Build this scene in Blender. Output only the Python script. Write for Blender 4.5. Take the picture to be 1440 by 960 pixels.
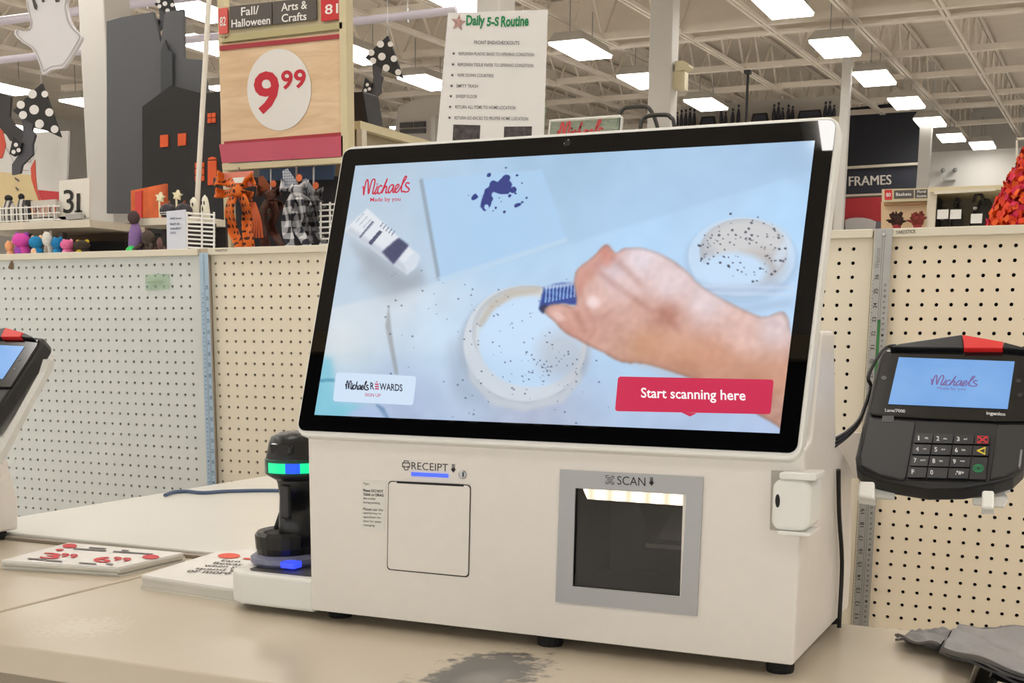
import bpy, math, random
import numpy as np
from mathutils import Vector, Matrix
random.seed(7); rng = np.random.default_rng(7)
for o in list(bpy.data.objects): bpy.data.objects.remove(o)
SC = bpy.context.scene; COL = SC.collection

# ------------------------------------------------------------------ camera
FPX, CX, CY, CAMZ = 1780.0, 715.1, 796.44, 1.202
RT = Vector((0.90762362, 0.41971323, 0.00775667)); UP = Vector((-0.08316097, 0.16166143, 0.98333607)); FW = Vector((-0.41146521, 0.8931441, -0.18163149))
CAM = Vector((0, 0, CAMZ))
cd = bpy.data.cameras.new('camera'); co = bpy.data.objects.new('camera', cd); COL.objects.link(co)
cd.sensor_fit = 'HORIZONTAL'; cd.sensor_width = 36; cd.lens = 36 * FPX / 1440
cd.shift_x = (720 - CX) / 1440; cd.shift_y = (CY - 480) / 1440; cd.clip_start = .02; cd.clip_end = 200
m = Matrix((RT, UP, -FW)).transposed().to_4x4(); m.translation = CAM; co.matrix_world = m
SC.camera = co
# ------------------------------------------------------------------ world, exposure
wd = bpy.data.worlds.new('world'); SC.world = wd; wd.use_nodes = True
wd.node_tree.nodes['Background'].inputs[0].default_value = (1, .97, .94, 1); wd.node_tree.nodes['Background'].inputs[1].default_value = 1.95
SC.view_settings.view_transform = 'Standard'; SC.view_settings.look = 'None'; SC.view_settings.gamma = 1
SC.view_settings.use_curve_mapping = False; SC.view_settings.exposure = 0.0
LAMP = 13.8        # radiance of the ceiling fixtures' diffusers
SLOPE = .0364      # the roof rises slightly towards the back of the store

# ------------------------------------------------------------------ pixel -> place helpers (photo taken as 1440 x 960)
def ray(px, py): return RT * ((px - CX) / FPX) - UP * ((py - CY) / FPX) + FW
def Yp(px, py, Y): d = ray(px, py); return CAM + d * (Y / d.y)
def Xp(px, py, X): d = ray(px, py); return CAM + d * (X / d.x)
def Zp(px, py, Z): d = ray(px, py); return CAM + d * ((Z - CAMZ) / d.z)
def Np(px, py, o, n): d = ray(px, py); return CAM + d * ((o - CAM).dot(n) / d.dot(n))
def roof(px, py, H): d = ray(px, py); return CAM + d * (H / (d.z - SLOPE * d.y))
def pY(Y): return lambda px, py: Yp(px, py, Y)
def pZ(Z): return lambda px, py: Zp(px, py, Z)
def pN(o, n): return lambda px, py: Np(px, py, o, n)

# ------------------------------------------------------------------ materials
def lin(c):
    return tuple((x / 255 / 12.92 if x / 255 <= .04045 else ((x / 255 + .055) / 1.055) ** 2.4) for x in c)
MATS = {}
def M(name, rgb=(200, 200, 200), rough=.6, metal=0., noise=0., scale=30., bump=0., spec=.5, coat=0., emit=0., bscale=None):
    if name in MATS: return MATS[name]
    mt = bpy.data.materials.new(name); mt.use_nodes = True; nt = mt.node_tree; b = nt.nodes['Principled BSDF']; MATS[name] = mt
    c = lin(rgb); b.inputs['Base Color'].default_value = (*c, 1); b.inputs['Roughness'].default_value = rough; b.inputs['Metallic'].default_value = metal
    b.inputs['Specular IOR Level'].default_value = spec; b.inputs['Coat Weight'].default_value = coat
    if emit: b.inputs['Emission Color'].default_value = (*c, 1); b.inputs['Emission Strength'].default_value = emit
    if noise or bump:
        tc = nt.nodes.new('ShaderNodeTexCoord'); nz = nt.nodes.new('ShaderNodeTexNoise'); nz.inputs['Scale'].default_value = scale; nz.inputs['Detail'].default_value = 4
        nt.links.new(tc.outputs['Object'], nz.inputs['Vector'])
    if noise:
        rp = nt.nodes.new('ShaderNodeValToRGB'); e = rp.color_ramp.elements
        e[0].position = .3; e[1].position = .7
        e[0].color = (*[x * (1 - noise) for x in c], 1); e[1].color = (*[min(1, x * (1 + noise)) for x in c], 1)
        nt.links.new(nz.outputs['Fac'], rp.inputs['Fac']); nt.links.new(rp.outputs['Color'], b.inputs['Base Color'])
    if bump:
        nb = nz
        if bscale:
            nb = nt.nodes.new('ShaderNodeTexNoise'); nb.inputs['Scale'].default_value = bscale; nt.links.new(tc.outputs['Object'], nb.inputs['Vector'])
        bp = nt.nodes.new('ShaderNodeBump'); bp.inputs['Strength'].default_value = bump; bp.inputs['Distance'].default_value = .002
        nt.links.new(nb.outputs['Fac'], bp.inputs['Height']); nt.links.new(bp.outputs['Normal'], b.inputs['Normal'])
    return mt
def EM(name, rgb, s=1.0):
    if name in MATS: return MATS[name]
    mt = bpy.data.materials.new(name); mt.use_nodes = True; nt = mt.node_tree; b = nt.nodes['Principled BSDF']; MATS[name] = mt
    b.inputs['Base Color'].default_value = (.01, .01, .01, 1); b.inputs['Roughness'].default_value = .12; b.inputs['Specular IOR Level'].default_value = .5
    b.inputs['Emission Color'].default_value = (*lin(rgb), 1); b.inputs['Emission Strength'].default_value = s
    return mt
def nodes(mt): return mt.node_tree, mt.node_tree.nodes['Principled BSDF']
def mth(nt, op, a, b=None, clamp=False):
    n = nt.nodes.new('ShaderNodeMath'); n.operation = op; n.use_clamp = clamp
    for i, v in enumerate((a, b)):
        if v is None: continue
        if isinstance(v, (int, float)): n.inputs[i].default_value = v
        else: nt.links.new(v, n.inputs[i])
    return n.outputs[0]
def mixc(nt, f, a, b):
    n = nt.nodes.new('ShaderNodeMix'); n.data_type = 'RGBA'
    if isinstance(f, (int, float)): n.inputs[0].default_value = f
    else: nt.links.new(f, n.inputs[0])
    for k, v in ((6, a), (7, b)):
        if isinstance(v, tuple): n.inputs[k].default_value = (*v, 1)
        else: nt.links.new(v, n.inputs[k])
    return n.outputs[2]

# ------------------------------------------------------------------ geometry builder
class G:
    def __init__(s): s.V = []; s.F = []
    def add(s, vs, fs):
        k = len(s.V); s.V += [Vector(v) for v in vs]; s.F += [tuple(i + k for i in f) for f in fs]; return s
    def box(s, x0, x1, y0, y1, z0, z1):
        return s.add([(x, y, z) for z in (z0, z1) for y in (y0, y1) for x in (x0, x1)], [(0, 2, 3, 1), (4, 5, 7, 6), (0, 1, 5, 4), (2, 6, 7, 3), (0, 4, 6, 2), (1, 3, 7, 5)])
    def prism(s, pts, vec):
        n = len(pts); vec = Vector(vec); pts = [Vector(p) for p in pts]
        nrm = Vector((0, 0, 0))
        for i in range(n): nrm += (pts[i] - pts[0]).cross(pts[(i + 1) % n] - pts[0])
        if nrm.dot(vec) > 0: pts = pts[::-1]
        return s.add(pts + [p + vec for p in pts], [tuple(range(n)), tuple(range(2 * n - 1, n - 1, -1))] + [(i, i + n, (i + 1) % n + n, (i + 1) % n) for i in range(n)])
    def poly(s, pts): return s.add(pts, [tuple(range(len(pts)))])
    def tube(s, path, r, n=8, closed=False):
        P = [Vector(p) for p in path]; L = len(P); rad = r if isinstance(r, (list, tuple)) else [r] * L
        up = None; rings = []
        for i in range(L):
            a = P[(i - 1) % L] if (closed or i > 0) else P[0]; b = P[(i + 1) % L] if (closed or i < L - 1) else P[-1]
            t = (b - a).normalized()
            if up is None: up = Vector((0, 0, 1)) if abs(t.z) < .9 else Vector((1, 0, 0))
            x = t.cross(up).normalized(); up = x.cross(t).normalized()
            rings.append([P[i] + (x * math.cos(2 * math.pi * k / n) + up * math.sin(2 * math.pi * k / n)) * rad[i] for k in range(n)])
        vs = [v for q in rings for v in q]; fs = []
        for i in range(L if closed else L - 1):
            j = (i + 1) % L
            fs += [(i * n + k, i * n + (k + 1) % n, j * n + (k + 1) % n, j * n + k) for k in range(n)]
        if not closed: fs += [tuple(range(n))[::-1], tuple((L - 1) * n + k for k in range(n))]
        return s.add(vs, fs)
    def lathe(s, prof, o, ax=(0, 0, 1), n=20, sx=1., sy=1.):
        ax = Vector(ax).normalized(); a = Vector((1, 0, 0)) if abs(ax.x) < .9 else Vector((0, 1, 0)); b = ax.cross(a).normalized(); a = b.cross(ax); o = Vector(o)
        vs = [o + ax * h + (a * math.cos(2 * math.pi * k / n) * sx + b * math.sin(2 * math.pi * k / n) * sy) * r for r, h in prof for k in range(n)]
        L = len(prof); fs = [(i * n + k, i * n + (k + 1) % n, (i + 1) * n + (k + 1) % n, (i + 1) * n + k) for i in range(L - 1) for k in range(n)]
        return s.add(vs, fs + [tuple(range(n))[::-1], tuple((L - 1) * n + k for k in range(n))])
    def ell(s, c, rx, ry, rz, n=14, m=9):
        return s.lathe([(max(.001, math.sin(math.pi * i / m)), -math.cos(math.pi * i / m)) for i in range(m + 1)], (0, 0, 0), n=n).xf_last(n * (m + 1), Matrix.Translation(Vector(c)) @ Matrix.Diagonal((rx, ry, rz, 1)))
    def xf_last(s, k, mat):
        for i in range(len(s.V) - k, len(s.V)): s.V[i] = mat @ s.V[i]
        return s
    def rbox(s, fr, u0, u1, v0, v1, w0, w1, r=.004, n=4):      # rounded rectangle in a frame, extruded along its normal
        pts = rrect(u0, u1, v0, v1, r, n); return s.prism([fr(u, v, w0) for u, v in pts], fr(0, 0, w1) - fr(0, 0, w0))
    def grid(s, f, nu, nv):
        return s.add([f(i / nu, j / nv) for j in range(nv + 1) for i in range(nu + 1)], [(j * (nu + 1) + i, j * (nu + 1) + i + 1, (j + 1) * (nu + 1) + i + 1, (j + 1) * (nu + 1) + i) for j in range(nv) for i in range(nu)])
    def slab(s, pxpts, pl, vec): return s.prism([pl(*p) for p in pxpts], vec)
def rrect(u0, u1, v0, v1, r, n=4):
    out = []
    for cu, cv, a0 in ((u1 - r, v1 - r, 0), (u0 + r, v1 - r, 90), (u0 + r, v0 + r, 180), (u1 - r, v0 + r, 270)):
        for k in range(n + 1):
            a = math.radians(a0 + 90 * k / n); out.append((cu + r * math.cos(a), cv + r * math.sin(a)))
    return out
def frame(o, x, y):
    o, x, y = Vector(o), Vector(x).normalized(), Vector(y).normalized(); n = x.cross(y).normalized()
    f = lambda u, v, w=0.: o + x * u + y * v + n * w
    f.n = n; f.o = o; return f
def smooth(pts, k=6, closed=False):
    P = [Vector(p) for p in pts]; L = len(P); out = []
    for i in range(L if closed else L - 1):
        if closed: a, b, c, d = P[i - 1], P[i], P[(i + 1) % L], P[(i + 2) % L]
        else: a, b, c, d = P[max(0, i - 1)], P[i], P[i + 1], P[min(L - 1, i + 2)]
        for j in range(k):
            t = j / k; out.append(.5 * ((2 * b) + (c - a) * t + (2 * a - 5 * b + 4 * c - d) * t * t + (3 * b - a - 3 * c + d) * t ** 3))
    if not closed: out.append(P[-1])
    return out

# ------------------------------------------------------------------ objects
OFF = {}
def tag(o, label=None, cat=None, group=None, kind=None):
    if label: o['label'] = label
    if cat: o['category'] = cat
    if group: o['group'] = group
    if kind: o['kind'] = kind
    return o
def thing(name, label, cat, loc=(0, 0, 0), group=None, kind=None):
    o = bpy.data.objects.new(name, None); COL.objects.link(o); o.location = loc; o.empty_display_size = .05; OFF[o.name] = Vector(loc)
    return tag(o, label, cat, group, kind)
def part(name, g, mat, parent=None, sm=False, bevel=0., seg=2, kind=None, label=None):
    if parent is None:
        xs = np.array([tuple(v) for v in g.V]); off = Vector(((xs[:, 0].min() + xs[:, 0].max()) / 2, (xs[:, 1].min() + xs[:, 1].max()) / 2, xs[:, 2].min()))
    else: off = OFF[parent.name]
    me = bpy.data.meshes.new(name); me.from_pydata([tuple(v - off) for v in g.V], [], g.F); me.update()
    mats = mat if isinstance(mat, (list, tuple)) else [mat]
    for mm in mats: me.materials.append(mm)
    o = bpy.data.objects.new(name, me); COL.objects.link(o)
    if parent is None: o.location = off
    else: o.parent = parent
    OFF[o.name] = off
    if sm: me.shade_smooth()
    if bevel:
        b = o.modifiers.new('bevel', 'BEVEL'); b.width = bevel; b.segments = seg; b.limit_method = 'ANGLE'; b.angle_limit = .6
    if kind: o['kind'] = kind
    if label: o['label'] = label
    return o
def obj(name, g, mat, label, cat, group=None, kind=None, **kw): return tag(part(name, g, mat, None, **kw), label, cat, group, kind)
def struct(name, g, mat, **kw): return tag(part(name, g, mat, None, **kw), kind='structure')
def copy_tree(o, delta=None, parent=None):
    c = o.copy(); COL.objects.link(c); c.parent = parent
    if delta is not None: c.location = o.location + Vector(delta)
    for ch in o.children: copy_tree(ch, None, c)
    return c

# ------------------------------------------------------------------ lettering: text outlines as mesh, laid into a parallelogram
_T = {}
def tmesh(s, bold=0., shear=0.):
    k = (s, bold, shear)
    if k not in _T:
        c = bpy.data.curves.new('t', 'FONT'); c.body = s; c.resolution_u = 3; c.offset = bold; c.shear = shear
        o = bpy.data.objects.new('t', c); COL.objects.link(o); bpy.context.view_layer.update()
        me = bpy.data.meshes.new_from_object(o.evaluated_get(bpy.context.evaluated_depsgraph_get()))
        v = np.array([x.co[:2] for x in me.vertices]); f = [tuple(p.vertices) for p in me.polygons]
        bpy.data.objects.remove(o); bpy.data.curves.remove(c); bpy.data.meshes.remove(me)
        lo, hi = v.min(0), v.max(0); _T[k] = ((v - lo) / (hi - lo), f, (hi - lo))
    return _T[k]
def txt(g, s, tl, tr, bl, bold=0., shear=0.):
    v, f, _ = tmesh(s, bold, shear); tl, tr, bl = Vector(tl), Vector(tr), Vector(bl)
    return g.add([tl + (tr - tl) * float(a) + (bl - tl) * float(1 - b) for a, b in v], f)
def txtp(g, s, pl, x0, y0, x1, y1, h, bold=0., shear=0., sk=0.):   # photo pixels: top-left, top-right, ink height, downward skew
    return txt(g, s, pl(x0, y0), pl(x1, y1), pl(x0 + sk, y0 + h), bold, shear)
SCRIPT = [[(318,598),(330,625),(338,690),(343,700),(346,640),(358,550),(378,516),(394,545),(402,620),(410,685),(420,680),(434,590),(455,530),(480,515),(498,535),(492,600),(478,670),(484,698),(502,690),(520,660)],
 [(540,610),(525,650),(512,685),(522,703),(548,680)], [(535,578),(538,581)],
 [(610,612),(590,600),(562,625),(552,670),(566,700),(600,690),(630,650)],
 [(630,650),(660,580),(685,520),(672,560),(640,640),(618,700),(640,650),(668,618),(685,625),(678,670),(682,700),(705,690)],
 [(790,615),(765,602),(735,620),(715,660),(722,698),(750,690),(780,640),(792,612),(785,660),(788,698),(805,692)],
 [(805,692),(840,655),(868,622),(855,602),(828,620),(812,665),(826,700),(860,692),(890,650)],
 [(890,650),(930,590),(968,535),(972,515),(950,515),(925,570),(910,640),(915,690),(930,700)],
 [(1020,600),(985,592),(968,620),(1000,650),(1028,672),(1010,700),(965,702),(945,690)]]
def script(g, tl, tr, bl, n, wd=.018, depth=.0004):
    tl, tr, bl, n = Vector(tl), Vector(tr), Vector(bl), Vector(n)
    for st in SCRIPT:
        P = smooth([tl + (tr - tl) * ((x - 315) / 715) + (bl - tl) * ((y - 512) / 193) for x, y in st], 4)
        w = (tr - tl).length * wd * .5; L = []; Rr = []
        for i in range(len(P)):
            t = (P[min(i + 1, len(P) - 1)] - P[max(0, i - 1)])
            t = t.normalized() if t.length > 1e-9 else (tr - tl).normalized()
            sd = n.cross(t).normalized() * w; L.append(P[i] + sd); Rr.append(P[i] - sd)
        k = len(P); g.add(L + Rr, [(i, i + 1, k + i + 1, k + i) for i in range(k - 1)])
        for c in (P[0], P[-1]):
            x = (tr - tl).normalized(); y = n.cross(x); g.poly([c + (x * math.cos(a) + y * math.sin(a)) * w for a in [2 * math.pi * q / 8 for q in range(8)]])
    return g
def disc(g, pl, cx, cy, rx, ry, n=24, rot=0.):
    c, s_ = math.cos(rot), math.sin(rot)
    return g.poly([pl(cx + rx * math.cos(a) * c - ry * math.sin(a) * s_, cy + rx * math.cos(a) * s_ + ry * math.sin(a) * c) for a in [-2 * math.pi * k / n for k in range(n)]])
# ================================================================== materials in common
cream = M('cream_powder_coat', (208, 200, 182), .45, noise=.02, scale=8)
plastic = M('white_plastic', (227, 221, 214), .38, noise=.012, scale=60, bump=.06, bscale=900)
plastic2 = M('bright_white_plastic', (228, 227, 222), .4)
black = M('black_plastic', (17, 17, 19), .35)
matte_black = M('matte_black', (14, 14, 15), .7)
dark_print = M('dark_print', (38, 36, 36), .8)
red_print = M('red_print', (190, 28, 48), .6)
white_paint = M('white_paint', (205, 202, 196), .55, noise=.02, scale=3)
paper = M('paper', (226, 223, 220), .75, noise=.015, scale=15)
rubber = M('rubber', (16, 15, 15), .8)
steel = M('steel', (170, 170, 172), .3, metal=1.)
# ================================================================== shell of the store
X0, X1, Y0, Y1 = -27., 9., -7., 38.5
fl = M('store_floor', (226, 221, 214), .35, noise=.05, scale=1.2)
struct('floor', G().box(X0, X1, Y0, Y1, -.1, 0), fl)
deckm = M('roof_deck', (224, 214, 199), .8, noise=.04, scale=2.5)
HD = 4.75
def rz(H, Y): return CAMZ + H + SLOPE * Y
ceil = struct('ceiling', G().prism([(X0, Y0, rz(HD, Y0)), (X0, Y1, rz(HD, Y1)), (X0, Y1, rz(HD, Y1) + .1), (X0, Y0, rz(HD, Y0) + .1)], (X1 - X0, 0, 0)), deckm)
wallm = M('wall_paint', (212, 209, 204), .75, noise=.03, scale=1.5)
struct('wall_back', G().box(X0, X1, Y1, Y1 + .1, 0, rz(HD, Y1)), wallm)
struct('wall_left', G().box(X0 - .1, X0, Y0, Y1, 0, rz(HD, Y1)), wallm)
struct('wall_right', G().box(X1, X1 + .1, Y0, Y1, 0, rz(HD, Y1)), wallm)
# unseen storefront: sill, lintel, and tall windows added to send daylight onto upright faces
g = G().box(X0, X1, Y0 - .1, Y0, 0, .25); g.box(X0, X1, Y0 - .1, Y0, 3.9, rz(HD, Y0)); g.box(X0, -15., Y0 - .1, Y0, .25, 3.9); struct('wall_front', g, wallm)
wf_ = M('window_frame', (60, 60, 62), .4, metal=.6)
pane = bpy.data.materials.new('added_shop_glass'); pane.use_nodes = True; MATS['added_shop_glass'] = pane; nt, b = nodes(pane); tb = nt.nodes.new('ShaderNodeBsdfTransparent'); tb.inputs[0].default_value = (.93, .95, .95, 1); mx = nt.nodes.new('ShaderNodeMixShader'); mx.inputs[0].default_value = .05; b.inputs['Roughness'].default_value = .02
nt.links.new(tb.outputs[0], mx.inputs[1]); nt.links.new(b.outputs[0], mx.inputs[2]); nt.links.new(mx.outputs[0], nt.nodes['Material Output'].inputs[0])
for k in range(8):
    xa, xb = -15 + 3 * k, -12 + 3 * k; w0 = struct('window_%d' % (k + 1), G().box(xa, xa + .06, Y0 - .1, Y0, .25, 3.9).box(xb - .06, xb, Y0 - .1, Y0, .25, 3.9).box(xa, xb, Y0 - .1, Y0, .25, .32).box(xa, xb, Y0 - .1, Y0, 3.83, 3.9), wf_)
    part('pane', G().box(xa + .06, xb - .06, Y0 - .055, Y0 - .045, .32, 3.83), pane, w0)
# ------------------------------------------------------------------ roof trusses running away from the checkout
trm = M('truss_paint', (230, 221, 207), .65, noise=.03, scale=4)
TX = [-1.2, -2.49, -3.78, -5.06, -6.4, -7.68, -8.9, -10.1, -11.4, -12.7, -14., -15.3, -16.6, -17.9]
HB, HT = 3.9, 4.68
TY0, TY1, NW = 11., 38.4, 21
rootT = None
tr_root = thing('roof_truss', 'painted open-web steel truss spanning under the store roof deck', 'truss', (0, TY0, rz(HB, TY0)), 'open-web trusses under the roof deck')
def bar(a, b, w, h):      # rectangular bar between two points
    a, b = Vector(a), Vector(b); t = (b - a).normalized(); s_ = t.cross(Vector((1, 0, 0)) if abs(t.x) < .9 else Vector((0, 0, 1))).normalized(); q = t.cross(s_)
    return [a + s_ * (h / 2) * i + q * (w / 2) * j for i, j in ((-1, -1), (1, -1), (1, 1), (-1, 1))], b - a
def gbar(g, a, b, w, h): p, v = bar(a, b, w, h); return g.prism(p, v)
cb = G()
for sx in (-.035, .035): gbar(cb, (sx, TY0, rz(HB, TY0)), (sx, TY1, rz(HB, TY1)), .045, .05)
part('bottom_chord', cb, trm, tr_root)
ct = G()
for sx in (-.035, .035): gbar(ct, (sx, TY0, rz(HT, TY0)), (sx, TY1, rz(HT, TY1)), .045, .05)
part('top_chord', ct, trm, tr_root)
st = (TY1 - TY0) / NW
wa = part('web', gbar(G(), (0, TY0, rz(HB, TY0)), (0, TY0 + st / 2, rz(HT, TY0 + st / 2)), .03, .03), trm, tr_root)
wb = part('web', gbar(G(), (0, TY0 + st / 2, rz(HT, TY0 + st / 2)), (0, TY0 + st, rz(HB, TY0 + st)), .03, .03), trm, tr_root)
for k in range(1, NW):
    for w_ in (wa, wb):
        c = w_.copy(); COL.objects.link(c); c.location = (0, st * k, st * k * SLOPE)
tr_root.location.x = TX[0]
for x in TX[1:]: copy_tree(tr_root, (x - TX[0], 0, 0))
# cross beams
bm_root = obj('roof_beam', G().box(-19, 2, -.06, .06, 0, .1), trm, 'long painted bridging beam running across the roof trusses', 'beam', 'bridging beams across the trusses')
first = True
for y in (13.6, 16.9, 20.1, 23.9, 26.45, 29.4, 31.2, 34.5):
    b_ = bm_root if first else bm_root.copy()
    if not first: COL.objects.link(b_)
    first = False
    b_.location = (-8.5, y, rz(HB - .02, y) + .0)
gd = G(); gd.box(-19, 2, 20.72, 20.92, rz(HB, 20.8) - .02, rz(HB, 20.8) + .02); gd.box(-19, 2, 20.8, 20.84, rz(HB, 20.8), rz(HT, 20.8)); gd.box(-19, 2, 20.72, 20.92, rz(HT, 20.8) - .03, rz(HT, 20.8))
obj('roof_girder', gd, trm, 'deep painted steel girder crossing above the ceiling lights', 'girder')
# ------------------------------------------------------------------ ceiling light fixtures
lens = EM('lamp_diffuser', (255, 251, 246), LAMP)
fxm = M('lamp_housing', (190, 186, 178), .5)
fx = thing('ceiling_light', 'lit white rectangular troffer hung under the roof trusses', 'ceiling light', (0, 0, 0), 'ceiling lights over the sales floor')
g = G(); W_, L_ = .27, .60
g.add([(-W_ - .02, -L_ - .02, 0), (W_ + .02, -L_ - .02, 0), (W_ + .02, L_ + .02, 0), (-W_ - .02, L_ + .02, 0), (-W_ + .06, -L_ + .06, .14), (W_ - .06, -L_ + .06, .14), (W_ - .06, L_ - .06, .14), (-W_ + .06, L_ - .06, .14)],
      [(4, 5, 6, 7), (0, 1, 5, 4), (1, 2, 6, 5), (2, 3, 7, 6), (3, 0, 4, 7), (3, 2, 1, 0)])
part('housing', g, fxm, fx)
dfu = G().box(-W_, W_, -L_, L_, -.035, -.005); part('diffuser', dfu, lens, fx)
for sy in (-.45, .45): part('hanger', G().tube([(0, sy, .13), (0, sy, .62)], .008, 5), steel, fx)
spots = []
for p in [(0, 122), (275, 12), (290, 62), (38, 182), (503, 76), (602, 115), (655, 5), (905, 113), (1100, 6), (1175, 66), (1230, 109), (1275, 144), (1308, 171), (1338, 193), (817, 69), (993, 146)]:
    q = roof(*p, 3.5); spots.append((q.x, q.y))
for y in (35.6,): spots.append((-3.2, y))
for x in (-21.5, -18.1, -14.7, -11.3, -7.9, -4.5, -1.13, 2.3, 5.7):
    for k in range(-2, 12):
        y = 1.3 + 3.25 * k
        if y > 12.3 and -22 < x < -1: continue
        if x == -1.13 and k == -1: continue
        spots.append((x, y))
for x in (-14.4, -17.8):
    for y in (19.6, 26., 32.5): spots.append((x, y))
# narrow strip light over the front end (its reflection shows in the kiosk glass)
def refl(px, py, z):
    so_, t_ = Vector((-.72318, 1.18137, 1.37164)), .32735; n_ = Vector((0, -math.cos(t_), math.sin(t_))); p = Np(px, py, so_, n_); d = (p - CAM).normalized(); r_ = d - 2 * d.dot(n_) * n_; return p + r_ * ((z - p.z) / r_.z)
zs_ = rz(3.45, -2.); ra, rb_ = refl(1161, 150, zs_), refl(1168, 204, zs_)
sl = thing('strip_light', 'narrow lit strip light hung above the checkout front end', 'ceiling light', tuple(ra))
g = G(); dd = (rb_ - ra).normalized(); sx_ = Vector((dd.y, -dd.x, 0))
g.prism([ra - sx_ * .11 - dd * .3, ra + sx_ * .11 - dd * .3, rb_ + sx_ * .11 + dd * .02, rb_ - sx_ * .11 + dd * .02], (0, 0, .06)); part('housing', g, fxm, sl)
part('tube', G().prism([ra - sx_ * .03 - dd * .28 - Vector((0, 0, .03)), ra + sx_ * .03 - dd * .28 - Vector((0, 0, .03)), rb_ + sx_ * .03 - Vector((0, 0, .03)), rb_ - sx_ * .03 - Vector((0, 0, .03))], (0, 0, .028)), EM('bare_tube', (255, 251, 246), 42.), sl)
for p in (ra, rb_): part('hanger', G().tube([p + Vector((0, 0, .05)), Vector((p.x, p.y, rz(HD, p.y)))], .006, 5), steel, sl)
first = True
for x, y in spots:
    z = rz(3.5, y)
    if first: fx.location = (x, y, z); first = False
    else: c = copy_tree(fx); c.location = (x, y, z)
# ================================================================== counters
CT = .90
lam, b = None, None
tan = M('tan_laminate', (196, 184, 164), .28, spec=.45)
nt, b = nodes(tan)
tc = nt.nodes.new('ShaderNodeTexCoord'); nz = nt.nodes.new('ShaderNodeTexNoise'); nz.inputs['Scale'].default_value = 6; nz.inputs['Detail'].default_value = 6
nt.links.new(tc.outputs['Object'], nz.inputs['Vector'])
base = mixc(nt, mth(nt, 'MULTIPLY', nz.outputs['Fac'], 1., True), lin((204, 194, 176)), lin((190, 177, 156)))
nf = nt.nodes.new('ShaderNodeTexNoise'); nf.inputs['Scale'].default_value = 140; nf.inputs['Detail'].default_value = 3; nt.links.new(tc.outputs['Object'], nf.inputs['Vector'])
# worn patch: distance from a spot, its rim broken up by fine noise (object origin = middle of the top)
def spot(cx_, cy_, rx, ry, edge, namp, nscale, nlvl=.5):
    mp = nt.nodes.new('ShaderNodeMapping'); mp.inputs['Location'].default_value = (-cx_ / rx, -cy_ / ry, 0); mp.inputs['Scale'].default_value = (1 / rx, 1 / ry, 0)
    nt.links.new(tc.outputs['Object'], mp.inputs['Vector'])
    ln = nt.nodes.new('ShaderNodeVectorMath'); ln.operation = 'LENGTH'; nt.links.new(mp.outputs[0], ln.inputs[0])
    n2 = nt.nodes.new('ShaderNodeTexNoise'); n2.inputs['Scale'].default_value = nscale; n2.inputs['Detail'].default_value = 5; nt.links.new(tc.outputs['Object'], n2.inputs['Vector'])
    d = mth(nt, 'ADD', ln.outputs['Value'], mth(nt, 'MULTIPLY', mth(nt, 'SUBTRACT', n2.outputs['Fac'], nlvl), namp))
    return mth(nt, 'MULTIPLY', mth(nt, 'SUBTRACT', 1., d), 1 / edge, True)
TCX, TCY = (-1.06 - .083) / 2, (.883 + 1.345) / 2
s1 = spot(-.482 - TCX, 1.0 - TCY, .052, .085, .3, 1.7, 75)
s2 = spot(-.470 - TCX, .975 - TCY, .03, .045, .8, .8, 40)
col = mixc(nt, s1, base, lin((98, 96, 93))); col = mixc(nt, mth(nt, 'MULTIPLY', s2, .7), col, lin((150, 146, 142)))
s3 = mth(nt, 'MULTIPLY', spot(-.93 - TCX, .975 - TCY, .05, .055, .8, 3.2, 150, .5), .3)
col = mixc(nt, s3, col, lin((236, 230, 216)))
nt.links.new(col, b.inputs['Base Color'])
cw = G().box(-1.06, -.083, .883, 1.345, CT - .03, CT)
counter = thing('checkout_counter', 'tan laminate checkout counter with a worn grey patch, kiosk standing on it', 'counter', (TCX, TCY, 0))
tp = part('countertop', cw, tan, counter, bevel=.002); tp.location = (0, 0, 0)
# move the top's own origin to its middle so that the wear sits where it should
panelm = M('counter_panel', (150, 138, 120), .5, noise=.03, scale=5)
part('front_panel', G().box(-1.06, -.10, .93, .95, .08, CT - .03), panelm, counter)
part('side_panel', G().box(-.115, -.10, .95, 1.34, .0, CT - .03), panelm, counter)
part('back_panel', G().box(-1.06, -.115, 1.325, 1.34, .0, CT - .03), panelm, counter)
part('toe_kick', G().box(-1.06, -.115, .97, .985, 0, .08), matte_black, counter)
tan2 = M('tan_laminate_plain', (192, 180, 160), .3, noise=.05, scale=6, spec=.45)
c2 = thing('checkout_counter', 'tan laminate counter section under the flyer stack, joined at a seam', 'counter', (-1.8, 1.12, 0))
part('countertop', G().box(-2.6, -1.066, .883, 1.345, CT - .03, CT), tan2, c2, bevel=.002)
part('front_panel', G().box(-2.6, -1.066, .93, .95, 0, CT - .03), panelm, c2)
part('back_panel', G().box(-2.6, -1.066, 1.325, 1.34, 0, CT - .03), panelm, c2)
whl = M('white_laminate', (226, 224, 217), .3, noise=.015, scale=7)
c3 = thing('return_counter', 'white laminate side counter running back to the pegboard wall', 'counter', (-1.2, 1.9, 0))
part('countertop', G().box(-1.545, -.76, 1.362, 2.435, CT - .024, CT + .008), whl, c3, bevel=.002)
part('edge_strip', G().box(-1.545, -.76, 1.347, 1.361, CT - .024, CT + .004), M('edge_strip', (150, 138, 122), .5), c3)
part('side_panel', G().box(-1.53, -1.51, 1.37, 2.43, 0, CT - .024), panelm, c3)
part('side_panel', G().box(-.79, -.77, 1.37, 2.43, 0, CT - .024), panelm, c3)

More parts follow.
